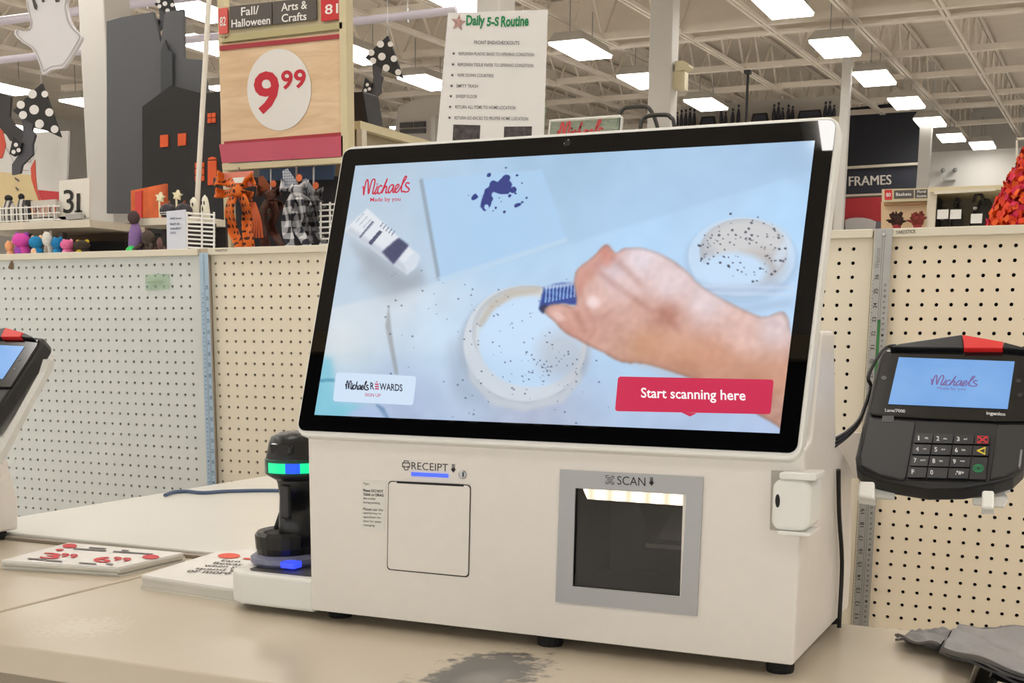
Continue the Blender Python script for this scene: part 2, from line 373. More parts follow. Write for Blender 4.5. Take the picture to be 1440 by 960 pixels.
# ================================================================== pegboard partition (rows run a hair out of level, as in the photograph)
PY = 2.451; IN = .0254; SH = .00295; PX0 = -.3051
def shz(x): return SH * (x - PX0)
def pegpanel(name, label, xa, xb, hx0, pitch, zlo, zhi, hz0, mat):
    root = thing(name, label, 'pegboard', ((xa + xb) / 2, PY, 0), 'pegboard panels behind the counter')
    cols = [i for i in range(-200, 200) if xa + .012 < hx0 + i * pitch < xb - .012]; rows = [j for j in range(0, 200) if hz0 - j * IN > zlo + .012]
    g = G(); hr = .0035; T = .005
    xs = [xa] + [hx0 + (i + .5) * pitch for i in cols[:-1]] + [xb]; zs = [zhi] + [hz0 - (j + .5) * IN for j in rows[:-1]] + [zlo]
    V = []; F = []
    for a, i in enumerate(cols):
        for c_, j in enumerate(rows):
            cx_, cz = hx0 + i * pitch, hz0 - j * IN; x0, x1, z1, z0 = xs[a], xs[a + 1], zs[c_], zs[c_ + 1]
            k = len(V)
            V += [(x1, PY, cz), (x1, PY, z1), (cx_, PY, z1), (x0, PY, z1), (x0, PY, cz), (x0, PY, z0), (cx_, PY, z0), (x1, PY, z0)]
            ring = [(cx_ + hr * math.cos(q * math.pi / 4), cz + hr * math.sin(q * math.pi / 4)) for q in range(8)]
            V += [(x, PY, z) for x, z in ring] + [(x, PY + T, z) for x, z in ring]
            for q in range(8):
                r = (q + 1) % 8; F += [(k + q, k + 8 + q, k + 8 + r, k + r), (k + 8 + q, k + 16 + q, k + 16 + r, k + 8 + r)]
    g.V = [Vector((x, y, z + shz(x))) for x, y, z in V]; g.F = [f[::-1] for f in F]
    part('board', g, mat, root)
    part('backing', G().prism([(xa, PY + .02, zlo + shz(xa)), (xb, PY + .02, zlo + shz(xb)), (xb, PY + .02, zhi + shz(xb)), (xa, PY + .02, zhi + shz(xa))], (0, .01, 0)), M('dark_backing', (20, 15, 12), .9), root)
    return root
pegm = M('pegboard_cream', (237, 222, 196), .5, noise=.02, scale=4); pegl = M('pegboard_cool_lit', (216, 220, 217), .5, noise=.02, scale=4)  # left board's cooler light is put into its paler tint
ZL, ZH = .25, 1.381
pr_ = pegpanel('pegboard_panel', 'cream pegboard panel behind the mounted card terminal', -.372, .75, PX0 - 2 * IN, IN, ZL, ZH, 1.3593, pegm)
pm_ = pegpanel('pegboard_panel', 'cream pegboard panel behind the kiosk display, between the two yardsticks', -1.896, -.398, PX0 - 62.15 * IN, .025466, ZL, ZH, 1.3593, M('pegboard_mid', (234, 224, 203), .5, noise=.02, scale=4))
pl_ = pegpanel('pegboard_panel', 'pale pegboard panel behind the white side counter, blue yardstick at its edge', -3.2, -1.925, PX0 - 88.17 * IN, IN, ZL, ZH, 1.3593, pegl)
railm = M('rail_paint', (224, 216, 196), .4)
for rt, xa, xb in ((pr_, -.372, .75), (pm_, -1.896, -.398), (pl_, -3.2, -1.925)):
    g = G().prism([(xa, PY - .012, ZH - .003 + shz(xa)), (xb, PY - .012, ZH - .003 + shz(xb)), (xb, PY - .012, 1.3935 + shz(xb)), (xa, PY - .012, 1.3935 + shz(xa))], (0, .035, 0))
    part('top_rail', g, railm, rt, bevel=.0015)
    g = G().prism([(xa, PY - .012, .22 + shz(xa)), (xb, PY - .012, .22 + shz(xb)), (xb, PY - .012, ZL + .003 + shz(xb)), (xa, PY - .012, ZL + .003 + shz(xa))], (0, .035, 0))
    part('bottom_rail', g, railm, rt)
g = G(); q0 = pY(PY - .0125)
txtp(g, 'YARDSTICK', q0, 1259.5, 324.2, 1288, 322.6, 5, .01); part('rail_lettering', g, dark_print, pr_)
g = G(); txtp(g, 'YARDSTICK', q0, 302, 350.8, 320, 350, 3, .01); part('rail_lettering', g, dark_print, pm_)
for x, lb in ((-.385, 'cream upright post between pegboard panels, behind the grey yardstick'), (-1.9105, 'cream upright post between pegboard panels, beside the blue yardstick')):
    g = G().box(x - .0115, x + .0115, PY - .006, PY + .03, 0, 1.394 + shz(x))
    obj('upright_post', g, railm if x > -1 else M('post_beige', (196, 180, 158), .5), lb, 'post', 'pegboard upright posts', bevel=.001)
# ------------------------------------------------------------------ yardsticks fixed over the joints
def yardstick(label, xa_top, ztop, w, mat, inkm, flip, num_side, ztop_num):
    root = thing('yardstick', label, 'ruler', (xa_top, PY - .01, .4)); yf = PY - .0145
    z0 = .40
    part('blade', G().box(xa_top, xa_top + w, yf, yf + .0012, z0, ztop), mat, root, bevel=.0003)
    g = G(); y = yf - .0003; inch0 = ztop_num - 36 * IN
    g.box(xa_top + w * .44, xa_top + w * .455, y, y + .0002, z0, ztop - .004); g.box(xa_top + w * .56, xa_top + w * .575, y, y + .0002, z0, ztop - .004)
    part('groove_line', g, inkm, root)
    for k in range(int((z0 - inch0) / IN) + 1, 37):
        z = inch0 + k * IN; s_ = str(k); h = .0095 if len(s_) == 2 else .005; 
        xa, xb = (xa_top + w * .12, xa_top + w * .36) if num_side == 0 else (xa_top + w * .64, xa_top + w * .88)
        part('inch_number', txt(G(), s_, (xa, y, z - h / 2), (xa, y, z + h / 2), (xb, y, z - h / 2), .015), inkm, root)
    g = G()
    for k in range(0, 36 * 4):
        z = inch0 + k * IN / 4
        if z < z0 or z > ztop - .002: continue
        L = w * (.16 if k % 4 == 0 else .1 if k % 2 == 0 else .06)
        xa = xa_top if num_side == 0 else xa_top + w - L
        g.box(xa, xa + L, y, y + .0002, z - .0003, z + .0003)
    part('inch_ticks', g, inkm, root)
    g = G()
    for k in range(0, 91):
        z = inch0 + k * .01
        if z < z0 or z > ztop - .002: continue
        xa, xb = (xa_top + w * .70, xa_top + w * .84) if num_side == 0 else (xa_top + w * .18, xa_top + w * .32)
        txt(g, str(k % 10), (xa, y, z - .0022), (xa, y, z + .0022), (xb, y, z - .0022))
    part('centimetre_numbers', g, inkm, root)
    return root, yf, inch0
aq = Yp(1231, 322, PY - .0145); bq = Yp(1255.5, 321, PY - .0145)
zr = Yp(1233, 389.5, PY - .0145).z
grey_al = M('brushed_aluminium', (176, 174, 170), .42, metal=.55, noise=.04, scale=40)
rr_, yf, i0 = yardstick('grey metal yardstick on the pegboard post beside the card terminal', aq.x, 1.393, bq.x - aq.x, grey_al, M('ruler_ink', (52, 50, 50), .7), False, 0, zr)
g = G(); xx = aq.x; w = bq.x - aq.x
txt(g, 'Westcott', (xx + w * .1, yf - .0003, Yp(1225, 376, yf).z), (xx + w * .1, yf - .0003, Yp(1229, 348, yf).z), (xx + w * .36, yf - .0003, Yp(1225, 376, yf).z), 0, .35); part('maker_lettering', g, M('ruler_ink_grey', (110, 108, 106), .7), rr_)
g = G().box(xx + w * .46, xx + w * .62, yf - .0022, yf - .0004, Yp(1230, 560, yf).z, Yp(1230, 449, yf).z); part('green_slider', g, M('green_plastic', (50, 120, 62), .5, noise=.1, scale=60), rr_, bevel=.0008)
g = G().lathe([(.0035, 0), (.0035, .002), (.002, .0028)], (xx + w * .52, yf, Yp(1243, 330, yf).z), (0, -1, 0), 12); part('rivet', g, steel, rr_)
al = Yp(280, 362, PY - .0145); bl_ = Yp(292.5, 362, PY - .0145)
blue_al = M('blue_steel', (168, 190, 208), .42, metal=.25, noise=.03, scale=30)
yardstick('pale blue metal yardstick on the pegboard post by the white side counter', al.x, Yp(286, 356, PY).z, bl_.x - al.x, blue_al, M('ruler_ink_blue', (72, 92, 116), .7), False, 1, 1.3)
# ------------------------------------------------------------------ clear tag holder and stain on the left panel
tg = thing('tag_holder', 'clear green-tinted plastic tag holder hooked on the pale pegboard', 'tag holder', tuple(Yp(220, 408, PY)))
clear = bpy.data.materials.new('clear_plastic'); clear.use_nodes = True; MATS['clear_plastic'] = clear; nt, b = nodes(clear)
tb = nt.nodes.new('ShaderNodeBsdfTransparent'); tb.inputs[0].default_value = (.86, .93, .86, 1); mx = nt.nodes.new('ShaderNodeMixShader'); mx.inputs[0].default_value = .22
b.inputs['Base Color'].default_value = (.7, .78, .68, 1); b.inputs['Roughness'].default_value = .12
nt.links.new(tb.outputs[0], mx.inputs[1]); nt.links.new(b.outputs[0], mx.inputs[2]); nt.links.new(mx.outputs[0], nt.nodes['Material Output'].inputs[0])
pt = pY(PY - .006); part('pocket', G().slab([(204, 386), (237, 385), (237, 406), (205, 408)], pt, (0, .002, 0)), clear, tg, bevel=.0005)
part('lip', G().slab([(205, 395), (228, 394), (228, 397), (205, 398)], pY(PY - .009), (0, .004, 0)), clear, tg)
part('hook', G().tube([pt(220, 386), pt(220, 386) + Vector((0, .008, .004))], .001, 6), steel, tg)
g = G().slab([(11, 377), (14, 369), (17, 366), (19, 372), (19, 378), (16, 379)], pY(PY - .0012), (0, .001, 0))
obj('sticker_scrap', g, M('old_sticker', (128, 104, 82), .8, noise=.2, scale=300), 'torn brown sticker scrap on the pale pegboard', 'sticker')
# ================================================================== self-checkout kiosk
KX0, KX1, KF, KB = -.737, -.226, 1.10, .912
SO = Vector((-.72318, 1.18137, 1.37164)); ST = .32735
SDN = Vector((0, -math.sin(ST), -math.cos(ST))); SN = Vector((0, -math.cos(ST), math.sin(ST)))
SF = lambda u, v, w=0.: SO + Vector((1, 0, 0)) * u + SDN * v + SN * w
SF.n = SN
kiosk = thing('self_checkout_kiosk', 'white self-checkout kiosk with a large lit tilted touchscreen, on the tan counter', 'checkout kiosk', (-.48, 1.22, CT), 'self-checkout kiosks on the counter')
KP = pY(KF - .0008)
# window of the barcode scanner (in the front) measured from the photograph
wa_, wb_ = Yp(808, 686, KF), Yp(956, 838, KF); wx0, wx1, wz0, wz1 = wa_.x, wb_.x, wb_.z, wa_.z
prof = [(1.10, KB), (1.10, 1.106), (1.128, 1.112), (1.150, 1.206), (1.205, 1.206), (1.222, 1.165), (1.245, 1.105), (1.345, 1.066), (1.373, .955), (1.370, KB)]
g = G(); n = len(prof)
L = [Vector((KX0, y, z)) for y, z in prof]; Rr = [Vector((KX1, y, z)) for y, z in prof]
g.add(L + Rr, [tuple(range(n)), tuple(range(2 * n - 1, n - 1, -1))] + [(i, n + i, n + i + 1, i + 1) for i in range(1, n - 1)] + [(n - 1, 2 * n - 1, n, 0)])
zt = 1.106
fr_ = [(KX0, KB), (KX1, KB), (KX1, zt), (KX0, zt)]; hl = [(wx0, wz0), (wx1, wz0), (wx1, wz1), (wx0, wz1)]
g.add([(x, KF, z) for x, z in fr_ + hl], [(0, 1, 5, 4), (1, 2, 6, 5), (2, 3, 7, 6), (3, 0, 4, 7)])
import bmesh
hs = part('housing', g, plastic, kiosk)
bm = bmesh.new(); bm.from_mesh(hs.data); bmesh.ops.remove_doubles(bm, verts=bm.verts, dist=1e-5); bmesh.ops.recalc_face_normals(bm, faces=bm.faces); bm.to_mesh(hs.data); bm.free()
bv = hs.modifiers.new('bevel', 'BEVEL'); bv.width = .004; bv.segments = 3; bv.limit_method = 'ANGLE'; bv.angle_limit = .5
for fx_, fy in ((-.722, 1.135), (-.47, 1.12), (-.243, 1.122), (-.722, 1.345), (-.47, 1.345), (-.243, 1.345)):
    part('foot', G().lathe([(.012, 0), (.013, .004), (.013, .014)], (fx_, fy, CT - .0004), (0, 0, 1), 14), rubber, kiosk)
# ------------------------------------------------------------------ display head
U0, U1, V0, V1 = -.0205, .4960, -.0232, .2905
FLAT = lambda u, v, w=0.: SF(u, v, w)
hd = part('display_shell', G().prism([SF(u, v, -.0005) for u, v in rrect(U0, U1, V0, V1, .013, 6)], SN * -.020), plastic2, kiosk, bevel=.0025, seg=3)
g = G()
bk = [SF(u, v, -.019) for u, v in rrect(U0 + .03, U1 - .03, V0 + .03, V1 - .02, .02, 4)]; bk2 = [SF(u, v, -.04) for u, v in rrect(U0 + .06, U1 - .06, V0 + .05, V1 - .05, .02, 4)]
k = len(bk); g.add(bk + bk2, [tuple(range(k, 2 * k))] + [(i, (i + 1) % k, k + (i + 1) % k, k + i) for i in range(k)]); part('display_back', g, plastic2, kiosk)
part('neck', G().box(-.56, -.40, 1.15, 1.20, 1.18, 1.26), plastic2, kiosk, bevel=.004)
glass = M('bezel_glass', (3, 3, 5), .012, spec=.28)
bez = part('bezel_glass', G().prism([SF(u, v, .0006) for u, v in rrect(-.0178, .4925, -.0190, .2846, .008, 6)], SN * -.0012), glass, kiosk)
part('webcam', G().lathe([(.0035, 0), (.003, .0004)], SF(*(lambda p: ((p - SO).x, (p - SO).dot(SDN)))(Np(798, 201, SO, SN)), .0006), SN, 12), M('lens_glass', (26, 30, 34), .05), bez)
# ------------------------------------------------------------------ the lit picture: photo-pixel <-> screen homography from its four corners
src = [(503, 232), (1148, 197), (1093, 612), (443, 584)]; W_S, H_S = .476, .268
def homog(a, b):
    A = []
    for (x, y), (u, v) in zip(a, b): A += [[x, y, 1, 0, 0, 0, -u * x, -u * y, -u], [0, 0, 0, x, y, 1, -v * x, -v * y, -v]]
    return np.linalg.svd(np.array(A, float))[2][-1].reshape(3, 3)
HS = homog(src, [(0, 0), (W_S, 0), (W_S, H_S), (0, H_S)]); HSI = np.linalg.inv(HS)
def pScr(w): 
    def f(px, py):
        q = HS @ np.array([px, py, 1.]); return SF(q[0] / q[2], q[1] / q[2], w)
    return f
NU, NV = 640, 360
uu, vv = np.meshgrid(np.linspace(0, W_S, NU + 1), np.linspace(0, H_S, NV + 1)); q = np.stack([uu.ravel(), vv.ravel(), np.ones(uu.size)]); q = HSI @ q
PXA = (q[0] / q[2]).reshape(uu.shape); PYA = (q[1] / q[2]).reshape(uu.shape)
def blur(a, k):
    if k < 1: return a
    for ax in (0, 1):
        for _ in range(2):
            p = np.pad(a, [(k, k) if i == ax else (0, 0) for i in range(2)], 'edge'); cs = np.cumsum(p, ax); cs = np.concatenate([np.zeros_like(np.take(cs, [0], ax)), cs], ax)
            a = (np.take(cs, range(2 * k + 1, cs.shape[ax]), ax) - np.take(cs, range(0, cs.shape[ax] - 2 * k - 1), ax)) / (2 * k + 1)
    return a
def pmask(pts, soft=1):
    m_ = np.zeros(PXA.shape, bool); n = len(pts)
    for i in range(n):
        (x1, y1), (x2, y2) = pts[i], pts[(i + 1) % n]
        if y1 == y2: continue
        c_ = ((y1 > PYA) != (y2 > PYA)) & (PXA < (x2 - x1) * (PYA - y1) / (y2 - y1) + x1); m_ ^= c_
    return blur(m_.astype(float), soft)
def emask(cx, cy, rx, ry, soft=.06, rot=0.):
    c_, s_ = math.cos(rot), math.sin(rot); dx, dy = PXA - cx, PYA - cy; d = np.sqrt(((dx * c_ + dy * s_) / rx) ** 2 + ((-dx * s_ + dy * c_) / ry) ** 2); return np.clip((1 - d) / soft + .5, 0, 1)
def noisef(k): return blur(blur(rng.random(PXA.shape), k), k)
IMG = np.zeros(PXA.shape + (3,))
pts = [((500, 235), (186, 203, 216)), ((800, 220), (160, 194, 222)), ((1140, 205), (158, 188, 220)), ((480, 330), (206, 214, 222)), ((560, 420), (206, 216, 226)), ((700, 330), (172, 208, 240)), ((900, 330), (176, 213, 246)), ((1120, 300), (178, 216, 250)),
       ((480, 480), (214, 222, 228)), ((620, 470), (196, 220, 242)), ((900, 470), (182, 215, 246)), ((1120, 480), (184, 216, 248)), ((455, 575), (150, 200, 222)), ((560, 570), (166, 182, 214)), ((750, 590), (172, 182, 206)), ((950, 600), (176, 196, 226)), ((1090, 605), (180, 198, 230))]  # lower entries darkened: a dim band reflected in the glass is painted in
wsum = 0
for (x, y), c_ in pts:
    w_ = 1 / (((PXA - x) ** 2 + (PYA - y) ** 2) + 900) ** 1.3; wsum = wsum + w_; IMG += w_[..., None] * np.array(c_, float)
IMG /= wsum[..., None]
def over(mask, c_, a=1.): 
    global IMG
    mm = (mask * a)[..., None]; IMG = IMG * (1 - mm) + (np.array(c_, float) if not isinstance(c_, np.ndarray) else c_) * mm
streak = noisef(6); streak = (streak - streak.mean()) / streak.std(); IMG += streak[..., None] * 1.5
# table seam and boards
over(pmask([(440, 440), (640, 392), (1150, 238), (1150, 190), (480, 230)], 2), (150, 182, 214), .28)
over(pmask([(594, 252), (764, 238), (797, 335), (618, 392)], 1), (168, 204, 238), .75)
over(pmask([(592, 252), (597, 250), (620, 388), (616, 395)], 1), (138, 152, 166), .8)
over(pmask([(617, 392), (797, 334), (800, 340), (622, 400)], 1), (186, 212, 236), .8)
over(pmask([(548, 428), (552, 470), (561, 528), (556, 528), (543, 460)], 1), (150, 156, 160), .75)
over(pmask([(505, 390), (548, 425), (600, 398), (575, 380), (520, 340)], 9), (150, 158, 168), .55)
over(pmask([(640, 470), (660, 540), (700, 575), (640, 560), (630, 500)], 8), (150, 162, 182), .5)
# paint tube
over(pmask([(490, 330), (530, 360), (574, 392), (592, 372), (600, 400), (560, 410), (505, 362)], 5), (150, 160, 172), .55)
over(pmask([(487, 323), (519, 292), (592, 361), (586, 376), (574, 386)], 1), (220, 226, 234)); over(pmask([(489, 325), (494, 318), (580, 378), (574, 386)], 2), (178, 188, 202), .7)
over(pmask([(539, 354), (555, 340), (563, 334), (577, 345), (555, 372)], 1), (58, 66, 104)); over(pmask([(520, 341), (536, 323), (540, 326), (524, 345)], 0), (70, 76, 108)); over(pmask([(507, 333), (526, 310), (528, 312), (509, 335)], 0), (110, 116, 140))
for k in range(5): over(pmask([(536 + 4 * k, 318 + 3 * k), (541 + 4 * k, 312 + 3 * k), (542 + 4 * k, 313 + 3 * k), (537 + 4 * k, 319.5 + 3 * k)], 0), (92, 100, 130), .8)
for k in range(4): over(pmask([(502 + 5 * k, 312 + 4 * k), (514 + 5 * k, 299 + 4 * k), (515 + 5 * k, 300 + 4 * k), (503 + 5 * k, 313 + 4 * k)], 0), (160, 168, 184), .7)
over(pmask([(569, 371), (585, 353), (592, 361), (586, 376), (575, 384)], 1), (206, 216, 228))
# blue splatter
nz_ = noisef(2); nz_ = (nz_ - nz_.mean()) / nz_.std()
def blot(cx, cy, rx, ry, rot=0., amp=.25, c_=(24, 48, 128)):
    cc, ss = math.cos(rot), math.sin(rot); dx, dy = PXA - cx, PYA - cy; d = np.sqrt(((dx * cc + dy * ss) / rx) ** 2 + ((-dx * ss + dy * cc) / ry) ** 2) + nz_ * amp; over(np.clip((1 - d) / .15, 0, 1), c_)
blot(703, 262, 20, 10, -.55, .3); blot(690, 272, 7, 10, .2, .3); blot(684, 287, 8, 11, .3, .15); over(emask(686, 291, 3.2, 4, .4), (168, 204, 238)); blot(714, 250, 7, 6, -.6)
for x, y, r in [(669, 277, 5), (689, 246, 3), (714, 235, 2), (729, 246, 2.2), (725, 266, 4.5), (731, 288, 6), (736, 257, 2), (707, 283, 3), (699, 292, 2.4), (711, 297, 2), (704, 278, 2), (719, 275, 2), (661, 274, 1.5), (736, 284, 2.5), (742, 278, 1.5), (695, 296, 1.5), (717, 257, 2), (727, 272, 2)]: blot(x, y, r, r * .75, -.5, .3)
# right dish
over(emask(1043, 368, 80, 60, .10), (160, 186, 214), .55); over(emask(1043, 362, 75, 56, .05), (194, 218, 242), .9); over(emask(1038, 402, 60, 18, .3), (160, 184, 210), .45)
over(emask(1046, 354, 62, 46, .04), (176, 182, 192)); over(emask(1050, 340, 54, 30, .4), (206, 206, 208), .9); over(emask(1068, 376, 34, 24, .8), (178, 168, 164), .6); over(emask(1030, 382, 50, 26, .35), (194, 220, 246)); over(pmask([(985, 404), (1100, 400), (1112, 408), (1000, 412)], 3), (170, 186, 214), .7)
over(pmask([(1085, 365), (1108, 330), (1112, 352), (1094, 382)], 3), (206, 220, 236), .8)
for k in range(110):
    a = random.uniform(0, 6.28); r = math.sqrt(random.random()); x, y = 1046 + 66 * r * math.cos(a), 345 + 46 * r * math.sin(a) + (8 if k % 3 else 0); s_ = random.choice([.8, 1, 1.2, 1.7]); over(emask(x, y, s_ * 1.15, s_, .5), (58, 62, 84), .85)
# near dish
over(emask(742, 505, 82, 62, .12), (176, 186, 200), .5); over(emask(736, 492, 92, 84, .10), (158, 170, 188), .6); over(emask(738, 484, 86, 82, .03), (204, 212, 222)); over(emask(744, 468, 80, 66, .03), (186, 190, 194)); over(emask(746, 474, 77, 68, .05), (208, 208, 204)); over(emask(746, 482, 73, 64, .10), (190, 216, 242)); over(emask(742, 470, 66, 50, .5), (196, 222, 248), .9)
over(pmask([(672, 455), (690, 425), (720, 408), (760, 404), (760, 412), (722, 418), (695, 436), (678, 462)], 2), (186, 178, 168), .75); over(emask(790, 500, 34, 34, .8), (176, 174, 180), .5); over(pmask([(656, 500), (670, 535), (700, 560), (740, 568), (790, 552), (815, 520), (818, 535), (790, 568), (735, 580), (690, 570), (660, 535)], 2), (196, 202, 210), .85)
for k in range(120):
    x, y = (random.gauss(770, 26), random.gauss(516, 12)) if k < 45 else (random.uniform(650, 830), random.uniform(400, 570)); s_ = random.choice([.6, .8, 1.1]); over(emask(x, y, s_ * 1.2, s_, .5), (66, 74, 100), .8)
for k in range(70):
    x, y = random.uniform(540, 860), random.uniform(380, 600); s_ = random.choice([.6, .7, .9, 1.3]); over(emask(x, y, s_ * 1.2, s_, .5), (80, 92, 120), .75)
# acrylic rulers under the wrist, teal jar in the corner
for y in (404, 414): over(pmask([(940, y - 4), (1116, y), (1116, y + 4), (940, y)], 1), (196, 214, 236), .7)
over(pmask([(1000, 420), (1040, 432), (1112, 420), (1112, 432), (1040, 444), (1000, 430)], 3), (160, 180, 206), .5)
over(pmask([(440, 500), (468, 504), (470, 525), (470, 566), (500, 570), (546, 590), (440, 590)], 4), (124, 196, 216), .8); over(pmask([(440, 534), (472, 533), (472, 537), (440, 538)], 1), (60, 130, 160), .7)
over(pmask([(528, 568), (540, 574), (549, 592), (543, 592), (534, 578)], 1), (90, 130, 170), .8); over(emask(515, 590, 26, 16, .5), (176, 188, 226), .8)
# brush, hand and forearm
brush = pmask([(765, 405), (784, 399), (810, 398), (814, 430), (790, 428), (762, 440), (758, 434)], 1)
over(brush, (36, 66, 150))
for k in range(9): over(pmask([(768 + 5 * k, 402), (770 + 5 * k, 401), (769 + 5 * k, 426 - k), (766 + 5 * k, 427 - k)], 0), (150, 190, 232), .7)
over(pmask([(766, 403), (808, 397), (808, 402), (766, 408)], 1), (206, 220, 238), .7); over(pmask([(758, 434), (766, 428), (774, 434), (764, 442)], 1), (30, 34, 70), .9)
hand = smooth([(808, 398, 0), (812, 380, 0), (834, 362, 0), (848, 347, 0), (856, 345, 0), (866, 356, 0), (880, 349, 0), (908, 350, 0), (942, 364, 0), (968, 384, 0), (985, 402, 0), (1022, 425, 0), (1070, 447, 0), (1108, 450, 0), (1112, 600, 0), (1080, 595, 0), (1040, 570, 0), (1000, 546, 0), (962, 531, 0), (908, 514, 0), (873, 511, 0), (845, 496, 0), (828, 488, 0), (812, 479, 0), (793, 468, 0), (778, 452, 0), (766, 440, 0), (772, 430, 0), (792, 428, 0), (808, 432, 0), (811, 418, 0)], 5, True)
hp = [(p.x, p.y) for p in hand]
hm = pmask(hp, 1)
tcol = np.zeros_like(IMG); ws = 0
for (x, y), c_ in [((820, 390), (212, 168, 156)), ((850, 356), (206, 148, 136)), ((862, 380), (214, 196, 204)), ((900, 365), (226, 214, 222)), ((940, 400), (226, 208, 212)), ((990, 425), (222, 204, 208)), ((1090, 462), (216, 196, 198)), ((1095, 520), (206, 164, 150)), ((835, 425), (224, 188, 182)), ((850, 450), (196, 150, 138)), ((815, 445), (204, 154, 142)), ((780, 444), (214, 170, 160)), ((800, 462), (196, 142, 130)), ((895, 440), (208, 164, 152)), ((935, 448), (184, 128, 114)), ((950, 480), (214, 172, 160)), ((900, 490), (190, 146, 124)), ((1000, 500), (204, 154, 138)), ((1040, 470), (222, 184, 176)), ((960, 520), (178, 132, 112)), ((1060, 550), (176, 130, 112)), ((880, 400), (222, 196, 196))]:
    w_ = 1 / ((PXA - x) ** 2 + (PYA - y) ** 2 + 120) ** 1.5; ws = ws + w_; tcol += w_[..., None] * np.array(c_, float)
tcol /= ws[..., None]; sk = noisef(2); sk = (sk - sk.mean()) / sk.std(); tcol += sk[..., None] * 3.5
edge = np.clip(blur(hm, 5), 0, 1); tcol *= (.80 + .20 * np.clip((edge - .45) * 2.4, 0, 1))[..., None]
over(hm, tcol)
over(pmask([(810, 396), (816, 378), (836, 366), (846, 372), (836, 388), (822, 404), (814, 424), (810, 418)], 3), (196, 134, 122), .55); over(pmask([(846, 352), (856, 346), (866, 360), (858, 378), (846, 374)], 3), (204, 132, 118), .5); over(pmask([(900, 458), (960, 470), (1040, 500), (1106, 512), (1108, 560), (1040, 548), (960, 526), (890, 506)], 9), (206, 148, 118), .55)
for a in ([(812, 400), (822, 430), (834, 462), (826, 478), (829, 478), (838, 462), (826, 430), (815, 400)], [(800, 432), (812, 440), (826, 470), (822, 472), (808, 444)], [(842, 380), (862, 396), (896, 420), (920, 440), (918, 443), (892, 424), (860, 400), (840, 384)], [(860, 358), (880, 376), (906, 404), (902, 406), (878, 380), (858, 362)], [(928, 436), (945, 452), (958, 470), (954, 472), (940, 455), (926, 440)]): over(pmask(a, 3), (160, 104, 92), .55)
over(emask(834, 426, 9, 7, 1.), (244, 226, 226), .7); over(emask(786, 446, 9, 5, .8, .5), (232, 196, 188), .7)
IMG = np.clip(IMG, 0, 255)
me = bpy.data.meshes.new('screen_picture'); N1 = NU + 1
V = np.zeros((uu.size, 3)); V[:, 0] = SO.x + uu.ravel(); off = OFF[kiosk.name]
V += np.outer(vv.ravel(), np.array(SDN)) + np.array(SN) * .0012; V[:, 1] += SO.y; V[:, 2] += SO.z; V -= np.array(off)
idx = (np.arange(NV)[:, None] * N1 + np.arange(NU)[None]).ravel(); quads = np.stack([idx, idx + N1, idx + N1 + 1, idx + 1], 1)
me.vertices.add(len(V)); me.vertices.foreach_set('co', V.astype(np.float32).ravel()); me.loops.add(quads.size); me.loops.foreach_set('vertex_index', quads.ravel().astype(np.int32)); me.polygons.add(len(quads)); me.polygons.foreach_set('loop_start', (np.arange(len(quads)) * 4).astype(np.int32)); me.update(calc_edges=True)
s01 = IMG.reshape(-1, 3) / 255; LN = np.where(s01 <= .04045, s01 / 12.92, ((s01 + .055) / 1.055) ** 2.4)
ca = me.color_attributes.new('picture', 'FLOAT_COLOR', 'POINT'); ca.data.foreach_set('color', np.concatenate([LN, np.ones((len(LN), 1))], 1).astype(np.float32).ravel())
lcd = EM('lit_display', (255, 255, 255), 1.0); nt, b = nodes(lcd); at = nt.nodes.new('ShaderNodeAttribute'); at.attribute_name = 'picture'; nt.links.new(at.outputs['Color'], b.inputs['Emission Color'])
b.inputs['Roughness'].default_value = .06; b.inputs['Specular IOR Level'].default_value = .8
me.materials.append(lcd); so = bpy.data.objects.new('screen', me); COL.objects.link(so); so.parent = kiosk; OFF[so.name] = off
so['label'] = 'lit screen picture of a hand painting clay dishes'
# overlays on the screen
P1 = pScr(.0014); P2 = pScr(.0016)
def rr_px(g, tl, tr, br, bl, r, pl):
    def f(s_, t_): 
        x = (tl[0] * (1 - s_) + tr[0] * s_) * (1 - t_) + (bl[0] * (1 - s_) + br[0] * s_) * t_; y = (tl[1] * (1 - s_) + tr[1] * s_) * (1 - t_) + (bl[1] * (1 - s_) + br[1] * s_) * t_; return pl(x, y)
    w_, h_ = tr[0] - tl[0], bl[1] - tl[1]; return g.poly([f(u / w_, v / h_) for u, v in rrect(0, w_, 0, h_, r, 4)][::-1])
part('rewards_card', rr_px(G(), (474, 524), (586, 530), (581, 571), (469, 565), 4, P1), EM('card_white', (208, 226, 246)), so)
rb = rr_px(G(), (868, 531), (1086, 536), (1081, 585), (863, 580), 4, P1); rb.poly([P1(956, 582), P1(968, 588), P1(978, 583)]); part('start_button', rb, EM('button_red', (205, 46, 82)), so)
g = G(); txtp(g, 'Start scanning here', P2, 900, 547, 1046, 551, 18.5, .012); part('button_lettering', g, EM('button_white', (255, 255, 255)), so)
g = G(); txtp(g, 'R', P2, 521.5, 538.5, 527, 539, 10, .02); txtp(g, 'WARDS', P2, 534.5, 539.5, 566.5, 541.5, 10, .02); script(g, P2(487, 536), P2(519, 537.5), P2(487, 548), SN, .045); part('card_lettering', g, EM('card_ink', (44, 44, 62)), so)
g = G()
for y in (541, 544.2, 547.4): g.poly([P2(528, y - .8), P2(528, y + 1.2), P2(533.5, y + 1.4), P2(533.5, y - .6)])
g.poly([P2(529, 538.6), P2(530.8, 536.6), P2(532.6, 538.8)]); txtp(g, 'SIGN UP', P2, 514, 553.6, 536, 554.8, 4.6, .01); part('card_red_lettering', g, EM('card_red', (190, 60, 96)), so)
